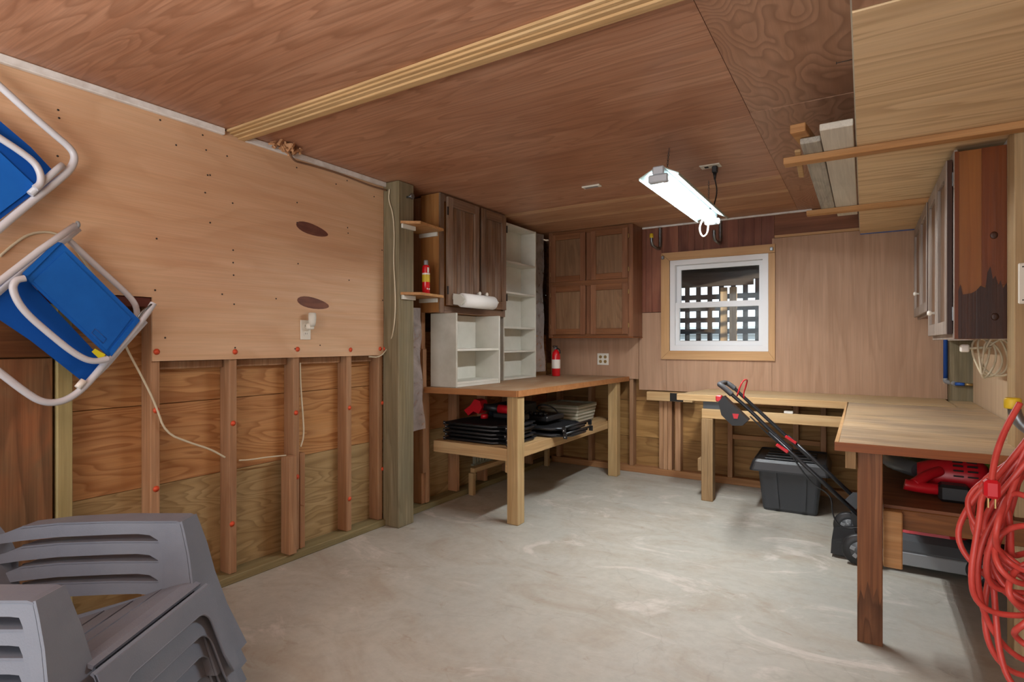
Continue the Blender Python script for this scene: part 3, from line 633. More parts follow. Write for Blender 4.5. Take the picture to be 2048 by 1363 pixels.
# corner shelves beside cabinet
for z, lab in ((2.05, 'upper small corner shelf of varnished pine between post and dark cabinet'), (1.57, 'lower small pine corner shelf carrying the red spray can')):
    t = thing('corner_shelf', lab, 'shelf', (-2.62, 2.98, z), group='small pine shelves beside the dark cabinet')
    obj('board', B().prism([(-2.642, 2.795, z), (-2.535, 2.875, z), (-2.565, 3.158, z), (-2.80, 3.158, z), (-2.80, 2.934, z), (-2.642, 2.934, z)], (0, 0, .018)), M['batten'], t)
    obj('ledger', B().box(-2.641, -2.625, 2.80, 2.93, z-.03, z-.001, .002), M['white'], t); obj('ledger', B().box(-2.79, -2.62, 3.146, 3.162, z-.03, z-.001, .002), M['white'], t)
# spray can
sc_ = thing('spray_can', 'red fire spray can with orange band on the lower corner shelf', 'spray can', (-2.62, 3.03, 1.589))
o = (-2.62, 3.03, 1.589)
obj('can', B().lathe([(.024, 0), (.027, .004), (.027, .185), (.024, .198), (.016, .206)], o, 'Z', 24), M['redpaint'], sc_)
obj('label_band', B().lathe([(.0273, .085), (.0274, .086), (.0274, .135), (.0273, .136)], o, 'Z', 24), M['ytip'], sc_, 'orange-yellow band')
obj('label_band', B().lathe([(.0274, .137), (.0275, .138), (.0275, .147), (.0274, .148)], o, 'Z', 24), M['label'], sc_, 'white band')
obj('cap', B().lathe([(.014, .206), (.015, .208), (.015, .235), (.012, .24)], o, 'Z', 18), M['greylt'], sc_)
lg = B()
for q in range(2): lg.lathe([(.006, 0), (.006, .0006)], (-2.593+.0004, 3.012+q*.02, 1.625), 'X', 10)
lg.box(-2.5935, -2.5925, 3.012, 3.03, 1.74, 1.775)
obj('emblem', lg, M['label'], sc_)
# low white shelf unit on bench
def shelf_unit(name, label, x0, x1, y0, y1, z0, z1, zs, t=.018):
    u = thing(name, label, 'shelving unit', ((x0+x1)/2, (y0+y1)/2, z0))
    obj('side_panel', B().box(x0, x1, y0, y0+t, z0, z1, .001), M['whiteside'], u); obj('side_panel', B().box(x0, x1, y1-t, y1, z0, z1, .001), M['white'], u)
    obj('back_panel', B().box(x0, x0+.008, y0+t+.001, y1-t-.001, z0, z1), M['white'], u)
    for z in zs: obj('shelf', B().box(x0+.009, x1-.002, y0+t+.0005, y1-t-.0005, z, z+t, .001), M['white'], u)
    return u
lw = shelf_unit('white_shelf_unit', 'low white open shelf unit with two bays on the left workbench', -2.74, -2.50, 3.22, 3.80, BZ+.001, 1.463, (BZ+.022, 1.185))
obj('kick_strip', B().box(-2.512, -2.504, 3.239, 3.781, BZ+.002, BZ+.0215), M['white'], lw)
shelf_unit('white_shelf_unit', 'tall narrow white open shelf unit reaching towards the ceiling beside the dark cabinet', -2.785, -2.62, 4.035, 4.60, BZ+.001, 2.29, (BZ+.002, 1.16, 1.37, 1.675, 1.945, 2.272), .016)
# brown oak cabinet on back wall
oc = thing('wall_cabinet', 'brown oak cabinet with four panelled doors on the back wall near corner', 'cabinet', (-2.2, 5.05, 1.3))
obj('body', B().box(-2.658, -1.79, 4.937, 5.184, 1.303, 2.335, .001), M['oak'], oc)
pieces('face_frame', [(-2.66, -2.62, 4.925, 4.936, 1.30, 2.336), (-1.835, -1.788, 4.925, 4.936, 1.30, 2.336), (-2.619, -1.836, 4.925, 4.936, 2.30, 2.336), (-2.619, -1.836, 4.925, 4.936, 1.30, 1.33), (-2.619, -1.836, 4.925, 4.936, 1.79, 1.845), (-2.25, -2.20, 4.925, 4.936, 1.331, 1.789), (-2.25, -2.20, 4.925, 4.936, 1.846, 2.299)], ('oak', 'oakx'), oc)
obj('bottom_lip', B().box(-2.66, -1.786, 4.925, 5.184, 1.292, 1.2995), M['edged'], oc)
for (x0, x1, z0, z1) in ((-2.63, -2.255, 1.84, 2.305), (-2.20, -1.83, 1.84, 2.305), (-2.63, -2.255, 1.325, 1.795), (-2.20, -1.83, 1.325, 1.795)):
    y0, y1 = 4.904, 4.924
    d = obj('door', B().box(x0+.002, x1-.002, y1-.0015, y1-.0002, z0+.002, z1-.002), M['oak'], oc)
    pieces('stile', [(x0, x0+.055, y0, y1-.002, z0, z1), (x1-.055, x1, y0, y1-.002, z0, z1)], ('oak', 'oakx'), d)
    pieces('rail', [(x0+.0555, x1-.0555, y0, y1-.002, z0, z0+.055), (x0+.0555, x1-.0555, y0, y1-.002, z1-.055, z1)], ('oak', 'oakx'), d)
    obj('panel', B().box(x0+.056, x1-.056, y0+.010, y1-.002, z0+.056, z1-.056), M['oakpanel'], d)
    for q in (z0+.08, z1-.08):
        xx = x1+.002 if x0 > -2.3 else x0-.006
        obj('hinge', B().box(xx, xx+.006, y0+.006, y1+.0005, q-.02, q+.02), M['brass'], d)

# ================================================================ RIGHT CABINETS
rc = thing('wall_cabinet', 'orange pine cabinet end with dark stained foot and pale doors at far right', 'cabinet', (.42, 3.5, 1.262))
obj('body', B().box(.345, .505, 3.085, 3.98, 1.265, 2.075), M['cabr'], rc)
obj('backing_board', B().box(.506, .528, 3.07, 5.05, 1.262, 2.098, .002), M['trimw'], rc, 'white backing strip')
obj('backing_board', B().box(.529, .658, 3.09, 5.05, 1.30, 2.098, .002), M['trimw'], rc, 'white backing strip')
obj('side_strip', B().box(.424, .505, 3.079, 3.0845, 1.49, 2.075), M['cabrdark'], rc, 'darker red-brown strip')
obj('side_strip', B().box(.333, .347, 3.079, 3.0845, 1.265, 2.075), M['cabrdark'], rc)
zig = [(.345, 1.265), (.505, 1.265), (.505, 1.50), (.492, 1.475), (.485, 1.51), (.478, 1.49), (.468, 1.53), (.46, 1.515), (.452, 1.57), (.442, 1.545), (.436, 1.48), (.42, 1.49), (.405, 1.47), (.39, 1.46), (.36, 1.455), (.352, 1.50), (.345, 1.47)]
obj('stain', B().prism([(x, 3.0785, z) for x, z in zig], (0, -.0008, 0)), M['cabstain'], rc, 'black-brown stain with ragged top')
for (px, py) in ((1988, 470), (1990, 633)):
    q = at(px, py, 'Y', 3.077); obj('knot', B().lathe([(.013, 0), (.011, -.0012), (.004, -.0016)], q, 'Y', 16).xf(Matrix.Translation(q) @ Matrix.Diagonal((1, 1, 1.2, 1)) @ Matrix.Translation(-q)), M['cabstain'], rc)
pieces('face_frame', [(.331, .3445, 3.086, 3.11, 1.262, 2.085), (.331, .3445, 3.96, 3.98, 1.262, 2.085), (.331, .3445, 3.111, 3.959, 1.262, 1.29), (.331, .3445, 3.111, 3.959, 2.045, 2.085), (.331, .3445, 3.52, 3.55, 1.291, 2.044)], ('whitedoor', 'whitedoor'), rc)
def rdoor(par, y0, y1, z0, z1, kz, ky):
    x0, x1 = .308, .330
    d = obj('door', B().box(x1-.0012, x1, y0+.002, y1-.002, z0+.002, z1-.002), M['whitedoor'], par)
    pieces('stile', [(x0, x1-.0015, y0, y0+.055, z0, z1), (x0, x1-.0015, y1-.055, y1, z0, z1)], ('whitedoor', 'whitedoor'), d)
    pieces('rail', [(x0, x1-.0015, y0+.0555, y1-.0555, z0, z0+.06), (x0, x1-.0015, y0+.0555, y1-.0555, z1-.06, z1)], ('whitedoor', 'whitedoor'), d)
    obj('panel', B().box(x0+.012, x1-.003, y0+.056, y1-.056, z0+.061, z1-.061), M['walnut'], d)
    obj('edge', B().box(x0+.004, x1, y0-.0016, y0-.0002, z0, z1), M['cabstain'], d)
    for zh in (z0+.06, z1-.12): obj('hinge', B().box(x1-.002, x1+.004, y0-.02, y0-.002, zh, zh+.06), M['zinc'], d)
    if kz: obj('knob', B().lathe([(.007, 0), (.006, -.012), (.013, -.018), (.014, -.027), (.006, -.032)], (x0, ky, kz), 'X', 12), M['knob'], d, 'white porcelain knob')
rdoor(rc, 3.13, 3.525, 1.285, 2.055, None, 0); rdoor(rc, 3.545, 3.955, 1.285, 2.055, 1.40, 3.60)
rc2 = thing('wall_cabinet', 'further pale-doored cabinet high on the right wall, past the orange one', 'cabinet', (.42, 4.5, 1.45))
obj('body', B().box(.345, .505, 3.99, 5.05, 1.42, 2.09), M['cabr'], rc2)
pieces('face_frame', [(.331, .3445, 3.99, 4.03, 1.415, 2.092), (.331, .3445, 5.02, 5.05, 1.415, 2.092), (.331, .3445, 4.031, 5.019, 1.415, 1.44), (.331, .3445, 4.031, 5.019, 2.06, 2.092)], ('whitedoor', 'whitedoor'), rc2)
rdoor(rc2, 4.05, 4.51, 1.43, 2.065, None, 0); rdoor(rc2, 4.53, 5.01, 1.43, 2.065, 1.57, 4.56)

# ================================================================ planks stored on ceiling battens
def plank(lab, x0, x1, y0, y1, z0, z1, m, rz=0, name='plank'):
    o = obj(name, B().box(x0, x1, y0, y1, z0, z1, .003), M[m]); o.rotation_euler = (0, 0, rz); tag(o, lab, 'plank', 'spare boards lying on the ceiling battens'); return o
plank('smooth white plank on the ceiling battens, beside the soffit', -.152, -.036, 2.57, 4.38, 2.1005, 2.128, 'whitebd')
plank('mottled grey plank on the ceiling battens, left of the white one', -.233, -.156, 2.70, 4.10, 2.1005, 2.125, 'greybd')
plank('short reddish offcut lying on top of the mottled grey plank', -.225, -.165, 2.62, 3.3, 2.129, 2.165, 'batten', -.12)
plank('short thin tan lath left of the mottled grey plank', -.275, -.25, 2.80, 3.25, 2.1005, 2.112, 'pinex', .05)
# small nails by soffit
for (px, py) in ((1697, 98), (1692, 122)):
    q = at(px+12, py-3, 'X', SX-.001); n_ = obj('nail', B().tube([q, q+Vector((-.04, 0, 0))], .0012, 6).tube([q+Vector((-.04, 0, 0)), q+Vector((-.042, 0, 0))], .004, 8), M['nail'], ce)

# ================================================================ shop light
LX, LZ = -.885, 2.10
sl_ = thing('shop_light', 'lit white fluorescent shop light hanging from ceiling chains', 'light', (LX, 3.42, LZ))
y0, y1 = 2.80, 4.02
obj('housing', B().box(LX-.03, LX+.03, y0, y1, LZ, LZ+.045, .006), M['steel'], sl_)
for s in (-1, 1):
    obj('reflector', B().prism([(LX+s*.031, y0+.01, LZ+.03), (LX+s*.10, y0+.01, LZ-.005), (LX+s*.10, y0+.01, LZ-.015), (LX+s*.104, y0+.01, LZ-.015), (LX+s*.104, y0+.01, LZ-.003), (LX+s*.031, y0+.01, LZ+.034)], (0, y1-y0-.02, 0)), M['reflector'], sl_)
    obj('tube', B().lathe([(.012, 0), (.0155, .01), (.0155, 1.15), (.012, 1.16)], (LX+s*.024, y0+.03, LZ-.019), 'Y', 16), M['tube'], sl_, 'glowing fluorescent tube')
obj('end_cap', B().box(LX-.05, LX+.05, y0-.004, y0+.028, LZ-.04, LZ+.002, .006), M['steel'], sl_); obj('end_cap', B().box(LX-.05, LX+.05, y1-.028, y1+.004, LZ-.04, LZ+.002, .006), M['steel'], sl_)
def chain(p, q, n, m, par):
    b_ = B(); p = Vector(p); q = Vector(q); d = (q-p)/n
    for i in range(n):
        c = p+d*(i+.5); L = d.length*.68; ax = Vector((1, 0, 0)) if i % 2 else Vector((0, 1, 0)); up = d.normalized()
        b_.tube([c+ax*.005*math.cos(a)+up*L*math.sin(a) for a in [2*PI*k/8 for k in range(8)]], .0014, 5, closed=True)
    return obj('chain', b_, M[m], par)
chain((-.925, 3.13, 2.336), (LX, 2.95, LZ+.046), 12, 'zinc', sl_); chain((LX, 3.9, 2.336), (LX, 3.9, LZ+.046), 12, 'zinc', sl_)
obj('pull_cord', B().tube([(LX-.06, 3.98, LZ), (LX-.09, 4.0, 2.04), (LX-.07, 4.02, 1.98), (LX-.03, 4.0, 2.0), (LX-.02, 3.97, 2.06)], .006, 8, smooth=2), M['white'], sl_, 'white loop of cord')
# ceiling outlet with plug
q = at(1421, 331, 'Z', H)
co = thing('ceiling_outlet', 'cream outlet plate on the ceiling with a black plug hanging', 'outlet', (q.x, q.y, H-.006))
obj('cover_plate', B().box(q.x-.06, q.x+.06, q.y-.037, q.y+.037, H-.007, H-.001, .002), M['plate'], co)
obj('socket', B().box(q.x-.035, q.x-.012, q.y-.014, q.y+.014, H-.009, H-.0072), M['dark'], co)
pc = thing('power_cord', 'black power cord from ceiling outlet to the shop light', 'cord', (q.x+.025, q.y, H-.06))
obj('plug', B().box(q.x+.010, q.x+.042, q.y-.015, q.y+.015, H-.05, H-.0075, .005).lathe([(.006, -.09), (.012, -.05)], (q.x+.026, q.y, H), 'Z', 10), M['blk'], pc)
obj('cable', B().tube([(q.x+.026, q.y, H-.085), (q.x+.035, q.y+.03, H-.16), (q.x+.0, q.y+.1, H-.22), (q.x-.04, q.y+.22, H-.24), (q.x-.1, q.y+.2, H-.12), (q.x-.13, q.y+.12, H-.14), (q.x-.09, q.y+.1, H-.2), (LX+.035, q.y+.2, LZ+.048)], .004, 8, smooth=2), M['blk'], pc)
sm = thing('ceiling_vent_plate', 'small oblong white plate on the ceiling left of the lamp', 'plate', (-1.61, 3.6, H))
obj('rim', B().box(-1.672, -1.54, 3.575, 3.625, H-.012, H-.001, .003), M['plate'], sm); obj('grille', B().box(-1.655, -1.56, 3.585, 3.615, H-.0135, H-.0122), M['greylt'], sm)
# ladder hooks on back wall
for x, lab in ((-1.615, 'steel storage hook with yellow tip, left above window'), (-1.075, 'steel storage hook above window nearer the lamp')):
    t = thing('storage_hook', lab, 'hook', (x, 5.17, 2.1), group='steel hooks above the window')
    obj('hook_tube', B().tube([(x, 5.174, 2.32), (x, 5.174, 2.16), (x, 5.165, 2.125), (x, 5.13, 2.115), (x, 4.97, 2.12), (x, 4.93, 2.135), (x, 4.925, 2.20)], .0135, 10, smooth=2), M['zinc'], t)
    obj('mounting_plate', B().box(x-.014, x+.014, 5.18, 5.187, 2.14, 2.30, .002), M['zinc'], t)
    if x < -1.2: obj('rubber_tip', B().lathe([(.016, 0), (.017, .004), (.017, .035), (.012, .04)], (x, 4.925, 2.185), 'Z', 12), M['ytip'], t, 'yellow rubber tip')
# outlets
def outlet(lab, base, axis, quad=False):
    t = thing('wall_outlet', lab, 'outlet', base); b_ = Vector(base); w_ = .06 if quad else .035
    if axis == 'Y':
        obj('cover_plate', B().box(b_.x-w_, b_.x+w_, b_.y-.006, b_.y, b_.z, b_.z+.115, .002), M['plate'], t)
        for sx in ((-.025, .025) if quad else (0,)):
            for sz in (.035, .08): obj('socket', B().lathe([(.016, 0), (.016, -.003)], (b_.x+sx, b_.y-.006, b_.z+sz), 'Y', 14), M['brass'], t)
    else:
        obj('cover_plate', B().box(b_.x, b_.x+.006, b_.y-w_, b_.y+w_, b_.z, b_.z+.115, .002), M['plate'], t)
        for sz in (.035, .08):
            s_ = obj('socket', B().lathe([(.016, 0), (.016, .003)], (b_.x+.006, b_.y, b_.z+sz), 'X', 14), M['plate'], t)
            obj('slot', B().box(b_.x+.0091, b_.x+.0096, b_.y-.007, b_.y-.005, b_.z+sz-.004, b_.z+sz+.006).box(b_.x+.0091, b_.x+.0096, b_.y+.005, b_.y+.007, b_.z+sz-.004, b_.z+sz+.006), M['dark'], s_)
    return t
outlet('white four-socket outlet on back wall over the left workbench', (-2.19, 5.1855, 1.025), 'Y', True)
outlet('white outlet on the big plywood sheet, holding a night light', (-2.7775, 2.14, 1.265), 'X')
nlg = thing('night_light', 'small white night light plugged into the left wall outlet', 'night light', (-2.755, 2.155, 1.33))
obj('base', B().box(-2.767, -2.735, 2.135, 2.175, 1.325, 1.36, .006), M['plate'], nlg)
obj('shade', B().lathe([(.016, 0), (.02, .02), (.022, .05), (.021, .075), (.014, .078)], (-2.735, 2.157, 1.345), 'Z', 18), M['white'], nlg)
# torn fibre at ceiling with cable
tf = B()
for k in range(46):
    a = random.uniform(0, 2*PI); r = random.random()**.6; c = Vector((-2.70+.05*r*math.cos(a)+.01, 1.95+.10*r*math.sin(a), H-.012-random.random()*.02))
    s_ = random.uniform(.006, .016); R = Matrix.Translation(c) @ Matrix.Rotation(random.uniform(0, 6), 4, Vector((random.random(), random.random(), random.random())).normalized())
    tf.box(-s_*1.6, s_*1.6, -s_*.6, s_*.6, -s_*.4, s_*.4, 0, R)
o = obj('torn_fibre_patch', tf, M['fluff']); tag(o, 'ragged torn wood fibre where cable enters the ceiling', 'debris', kind='stuff')
o = obj('ceiling_cable', B().tube([(-2.70, 1.97, 2.31), (-2.72, 2.02, 2.27), (-2.745, 2.1, 2.285), (-2.742, 2.3, 2.29), (-2.742, 2.45, 2.285), (-2.742, 2.62, 2.275), (-2.744, 2.765, 2.28)], .006, 8, smooth=2), M['wirebr']); tag(o, 'brown cable running under the white trim at the left ceiling', 'cable')
def wire(lab, pts, m='wire', r=.0045, name='wall_cable'):
    o = obj(name, B().tube(pts, r, 8, smooth=2), M[m]); return tag(o, lab, 'cable')
pw = [(779, 378), (777, 400), (786, 425), (789, 470), (787, 520), (790, 570), (791, 620), (787, 665), (777, 695), (760, 714), (738, 713)]
wire('cream cable dropping down the green timber post', [at(a, b_, 'Y', 2.77) if 372 < b_ < 690 else at(a, b_, 'X', -2.76) for a, b_ in pw])
XW = -2.775
wire('cream cable looping from the beach chairs over the studs', [at(a, b_, 'X', XW+.0) for a, b_ in ((0, 512), (30, 486), (60, 466), (105, 462), (140, 482), (185, 545), (212, 590), (235, 650), (252, 695), (285, 755), (312, 810), (330, 865), (380, 885), (420, 897), (450, 914))], r=.005)
wire('cream cable sagging between second and third stud', [at(a, b_, 'X', -2.80) for a, b_ in ((478, 920), (500, 919), (530, 914), (572, 910))], r=.004)
wire('cream cable hanging beside the third stud', [at(a, b_, 'X', -2.80) for a, b_ in ((600, 725), (601, 770), (606, 830), (608, 872), (601, 893))], r=.005)
# plastic sheeting
def film(lab, P, cat='plastic sheet'):
    rows = []
    for i in range(14):
        r = []
        for j in range(8):
            u, v = j/7, i/13; a = Vector(P[0]).lerp(Vector(P[1]), u); b_ = Vector(P[3]).lerp(Vector(P[2]), u)
            p = a.lerp(b_, v); p += Vector((1, 1, 0))*(.006*math.sin(u*9+v*5)+.005*math.sin(v*17+u*4)); r.append(p)
        rows.append(r)
    o = obj('plastic_sheet', B().grid(rows), M['film'], fix=False)
    for f in o.data.polygons: f.use_smooth = True
    return tag(o, lab, cat)
film('clouded plastic sheet hanging just behind the green post', [(-2.755, 2.96, 1.50), (-2.755, 3.13, 1.50), (-2.73, 3.13, .62), (-2.755, 2.96, .60)])
film('wrinkled plastic sheet in the corner behind the tall white shelves', [(-2.76, 4.64, 2.32), (-2.70, 4.90, 2.32), (-2.70, 4.90, .96), (-2.76, 4.64, .96)])
# extinguisher
fx = thing('fire_extinguisher', 'red fire extinguisher with white label standing on the left workbench', 'fire extinguisher', (-2.545, 4.86, BZ+.001))
o = (-2.545, 4.86, BZ+.001)
obj('cylinder', B().lathe([(.036, 0), (.041, .006), (.041, .2), (.034, .232), (.018, .248), (.016, .258)], o, 'Z', 24), M['redpaint'], fx)
obj('label_band', B().lathe([(.0413, .075), (.0415, .076), (.0415, .16), (.0413, .161)], o, 'Z', 24), M['label'], fx, 'white label band')
obj('valve', B().lathe([(.014, .258), (.016, .262), (.016, .28), (.008, .29)], o, 'Z', 14).box(-2.553, -2.537, 4.80, 4.88, o[2]+.285, o[2]+.295, .002).box(-2.553, -2.537, 4.81, 4.88, o[2]+.272, o[2]+.28, .002), M['blk'], fx)
obj('gauge', B().lathe([(.012, 0), (.012, -.008)], (-2.545, 4.845, o[2]+.272), 'Y', 14), M['greylt'], fx)
obj('hose', B().tube([(-2.53, 4.86, o[2]+.27), (-2.50, 4.85, o[2]+.26), (-2.495, 4.85, o[2]+.22)], .006, 8, smooth=1), M['blk'], fx)
#@@PART3
# ================================================================ BLACK BIN
bn = thing('storage_bin', 'charcoal plastic storage bin with black lid on the floor under the back workbench', 'bin', (-.47, 4.78, 0), math.radians(2))
def loft(b, secs, close=True):
    R = [[b.bm.verts.new(Vector(p)) for p in s] for s in secs]; n = len(R[0])
    for i in range(len(R)-1):
        for k in range(n): b.bm.faces.new((R[i][k], R[i][(k+1) % n], R[i+1][(k+1) % n], R[i+1][k]))
    if close: b.bm.faces.new(R[0][::-1]); b.bm.faces.new(R[-1])
    return b
def rr(w, d, r, z, n=4, cx=0, cy=0):
    p = []
    for (sx, sy, a0) in ((1, 1, 0), (-1, 1, 90), (-1, -1, 180), (1, -1, 270)):
        for k in range(n+1):
            a = math.radians(a0+90*k/n); p.append((cx+sx*(w/2-r)+r*math.cos(a), cy+sy*(d/2-r)+r*math.sin(a), z))
    return p
obj('body', loft(B(), [rr(.35, .43, .03, 0), rr(.365, .45, .03, .02), rr(.425, .52, .03, .335)]), M['bin'], bn, local=True)
obj('rib', B().prism([(-.10, -.236, .03), (-.065, -.236, .03), (-.085, -.263, .31), (-.105, -.263, .31)], (0, -.006, 0)), M['bin'], bn, local=True)
obj('rib', B().prism([(.07, -.236, .03), (.105, -.236, .03), (.115, -.263, .31), (.095, -.263, .31)], (0, -.006, 0)), M['bin'], bn, local=True)
ld = obj('lid', loft(B(), [rr(.53, .60, .03, .30), rr(.53, .60, .03, .312), rr(.495, .57, .03, .365), rr(.47, .545, .03, .385), rr(.46, .53, .03, .375), rr(.455, .525, .03, .372)]), M['binlid'], bn, local=True)
for y in (-.17, -.06, .06, .17): obj('ridge', B().box(-.17, .17, y-.02, y+.02, .373, .384, .004), M['binlid'], ld, local=True)

# ================================================================ MOWER
mw = thing('lawn_mower', 'black and red electric lawn mower, handle leaning left from under the right workbench', 'mower', (.2, 3.9, 0))
def wheel(x, y, par, r=.088, s=-1):
    b_ = B().lathe([(r*.55, -.02), (r*.93, -.022), (r, -.012), (r, .012), (r*.93, .022), (r*.55, .02)], (x, y, r), 'Y', 28)
    wv = obj('wheel', b_, M['blk'], par)
    obj('hub', B().lathe([(r*.55, -.021), (r*.52, -.026), (r*.30, -.028), (r*.28, -.034), (.006, -.036)], (x, y, r), 'Y', 18), M['grey'], wv)
    sp = B()
    for k in range(5):
        a = 2*PI*k/5; sp.box(-.011, .011, -.031, -.026, r*.25, r*.55, .002, Matrix.Translation((x, y, r)) @ Matrix.Rotation(a, 4, 'Y'))
    o_ = obj('spoke', sp, M['greylt'], wv); o_['kind'] = 'stuff'
wheel(-.02, 3.70, mw); wheel(-.08, 4.14, mw); wheel(.52, 3.72, mw, .075); wheel(.52, 4.12, mw, .075)
dk = B(); loft(dk, [rr(.60, .40, .09, .05, 5, .25, 3.92), rr(.60, .40, .09, .12, 5, .25, 3.92), rr(.54, .35, .09, .165, 5, .25, 3.92), rr(.40, .26, .08, .195, 5, .27, 3.92)])
obj('deck', dk, M['grey'], mw)
obj('motor_cover', loft(B(), [rr(.36, .27, .09, .196, 5, .30, 3.92), rr(.34, .25, .09, .25, 5, .30, 3.92), rr(.24, .17, .06, .285, 5, .30, 3.92)]), M['red'], mw, 'red motor cover')
obj('discharge_flap', B().prism([(-.165, 3.76, .02), (-.160, 3.76, .10), (-.10, 3.76, .115), (-.03, 3.76, .13), (-.03, 3.76, .115), (-.10, 3.76, .10), (-.145, 3.76, .09), (-.15, 3.76, .02)], (0, .26, 0)).prism([(-.15, 3.752, .02), (-.145, 3.752, .09), (-.10, 3.752, .10), (-.04, 3.752, .11), (-.04, 3.752, .02)], (0, .0075, 0)), M['blk'], mw)
obj('side_skirt', B().box(.02, .48, 3.712, 3.722, .04, .11, .004), M['greylt'], mw)
YN, YF = 3.75, 4.08
PN = lambda px, py: at(px, py, 'Y', YN); PF = lambda px, py: at(px, py, 'Y', YF)
obj('lower_tube', B().tube([PN(1717, 1029), PN(1640, 958), PN(1537, 863)], .012, 10), M['blktube'], mw)
obj('lower_tube', B().tube([PF(1715, 1000), PF(1660, 948), PF(1575, 871)], .012, 10), M['blktube'], mw)
g0, g1 = PN(1437, 776), PF(1453, 765)
obj('handlebar', B().tube([PN(1585, 900), PN(1537, 857), PN(1497, 817), PN(1462, 787), PN(1445, 772), PN(1437, 768), g1.lerp(g0, .5)+Vector((-.01, 0, .012)), PF(1449, 764), PF(1458, 767), PF(1472, 779), PF(1491, 797), PF(1550, 851), PF(1620, 915)], .0115, 10, smooth=2), M['blktube'], mw)
obj('foam_grip', B().tube([PN(1464, 789), PN(1445, 772), PN(1438, 768), g1.lerp(g0, .5)+Vector((-.01, 0, .012)), PF(1449, 764), PF(1458, 767), PF(1470, 777)], .0165, 12, smooth=2), M['grip'], mw)
for (c, q) in ((PN(1566, 895), 'N'), (PF(1583, 878), 'F')):
    obj('clamp_lever', B().beam(c+Vector((-.035, -.015, .02)), c+Vector((.03, -.015, -.022)), .022, .018, bev=.004), M['red'], mw, 'red clamp lever')
c = PN(1474, 815)
ax = (PN(1497, 823)-PN(1455, 783)).normalized(); pn = Vector((ax.z, 0, -ax.x))
if pn.z > 0: pn = -pn
poly = [c+ax*-.105+pn*.0, c+ax*.10+pn*.0, c+ax*.10+pn*.05, c+ax*.06+pn*.095, c+ax*-.03+pn*.095, c+ax*-.10+pn*.05]
obj('switch_box', B().prism([p+Vector((0, -.035, 0)) for p in poly], (0, .07, 0)), M['blk'], mw)
q = c+ax*-.11+pn*.03; obj('start_button', B().box(q.x-.025, q.x+.012, q.y-.025, q.y+.025, q.z-.02, q.z+.02, .006), M['red'], mw, 'red start button')
q = c+ax*.03+pn*.035; obj('red_mark', B().prism([q+Vector((-.018, -.0362, .012)), q+Vector((.02, -.0362, .012)), q+Vector((.012, -.0362, -.018)), q+Vector((-.01, -.0362, -.018))], (0, -.002, 0)), M['red'], mw, 'red emblem patch')
obj('bail_bar', B().tube([at(1474, 792, 'Y', 3.80), at(1481, 770, 'Y', 3.80), at(1487, 760, 'Y', 3.82), at(1495, 758, 'Y', 3.98), at(1493, 768, 'Y', 4.0), at(1487, 786, 'Y', 4.0), at(1488, 796, 'Y', 4.0)], .0045, 8, smooth=1), M['red'], mw, 'red bail bar')
obj('power_cable', B().tube([PN(1500, 832), PN(1540, 872), PN(1580, 905), PN(1600, 935), PN(1625, 968), PN(1655, 985), PN(1664, 1000), PN(1664, 1025), PN(1675, 1048), PN(1695, 1057), PN(1718, 1054)], .0045, 8, smooth=2), M['blk'], mw)
obj('handle_bracket', B().prism([at(1690, 1000, 'Y', 4.05), at(1706, 985, 'Y', 4.05), at(1716, 986, 'Y', 4.05), at(1720, 1060, 'Y', 4.05), at(1706, 1030, 'Y', 4.05)], (0, .02, 0)), M['grey'], mw)
obj('handle_bracket', B().prism([at(1700, 1030, 'Y', 3.77), at(1722, 1010, 'Y', 3.77), at(1740, 1040, 'Y', 3.77), at(1735, 1105, 'Y', 3.77), at(1712, 1070, 'Y', 3.77)], (0, .02, 0)), M['blk'], mw)
# axle link so the tube reaches the wheels
obj('axle', B().tube([(-.02, 3.722, .088), (-.05, 3.92, .10), (-.08, 4.118, .088)], .01, 8), M['blk'], mw)

# ================================================================ BLOWER and bags on the right shelf
SZ = .5625
bl = thing('leaf_blower', 'red battery leaf blower with black battery on the right workbench shelf', 'leaf blower', (.3, 3.2, SZ))
def P3(px, py, y=3.12): return at(px, py, 'Y', y)
cc = P3(1905, 975, 3.2); cc.z = max(cc.z, SZ+.085)
hb = B(); secs = []
for (x, r_, dz) in ((-.13, .045, .0), (-.09, .06, 0), (-.03, .075, .0), (.06, .083, 0), (.10, .078, 0), (.125, .05, 0)):
    secs.append([(cc.x+x, cc.y+r_*.9*math.cos(2*PI*k/20), SZ+.002+.084+r_*math.sin(2*PI*k/20)) for k in range(20)])
hv = obj('housing', loft(hb, secs), M['red'], bl)
for f in hv.data.polygons: f.use_smooth = True
for k in range(7):
    a = math.radians(100+k*17)
    for x0 in (-.005, .045):
        m_ = Matrix.Translation((cc.x+x0+.018, cc.y, SZ+.086)) @ Matrix.Rotation(-a+PI, 4, 'X')
        obj('vent_slot', B().box(-.018, .018, -.003, .003, .0765, .0845, .001, m_ @ Matrix.Rotation(0, 4, 'X')), M['dark'], bl)
obj('nozzle_tube', B().tube([(cc.x-.12, cc.y+.02, SZ+.09), (cc.x-.2, cc.y+.18, SZ+.085), (cc.x-.25, cc.y+.42, SZ+.075)], .036, 18), M['grey'], bl, 'dark grey nozzle tube')
obj('handle', B().tube([(cc.x-.185, cc.y-.15, SZ+.055), (cc.x-.17, cc.y-.15, SZ+.052), (cc.x-.11, cc.y-.14, SZ+.045), (cc.x-.05, cc.y-.12, SZ+.042)], .024, 14, smooth=2).tube([(cc.x-.15, cc.y-.145, SZ+.06), (cc.x-.10, cc.y-.10, SZ+.095), (cc.x-.05, cc.y-.05, SZ+.11)], .022, 14, smooth=2), M['red'], bl)
obj('battery', B().box(cc.x-.065, cc.x+.045, cc.y-.175, cc.y-.09, SZ+.001, SZ+.075, .012), M['blk'], bl)
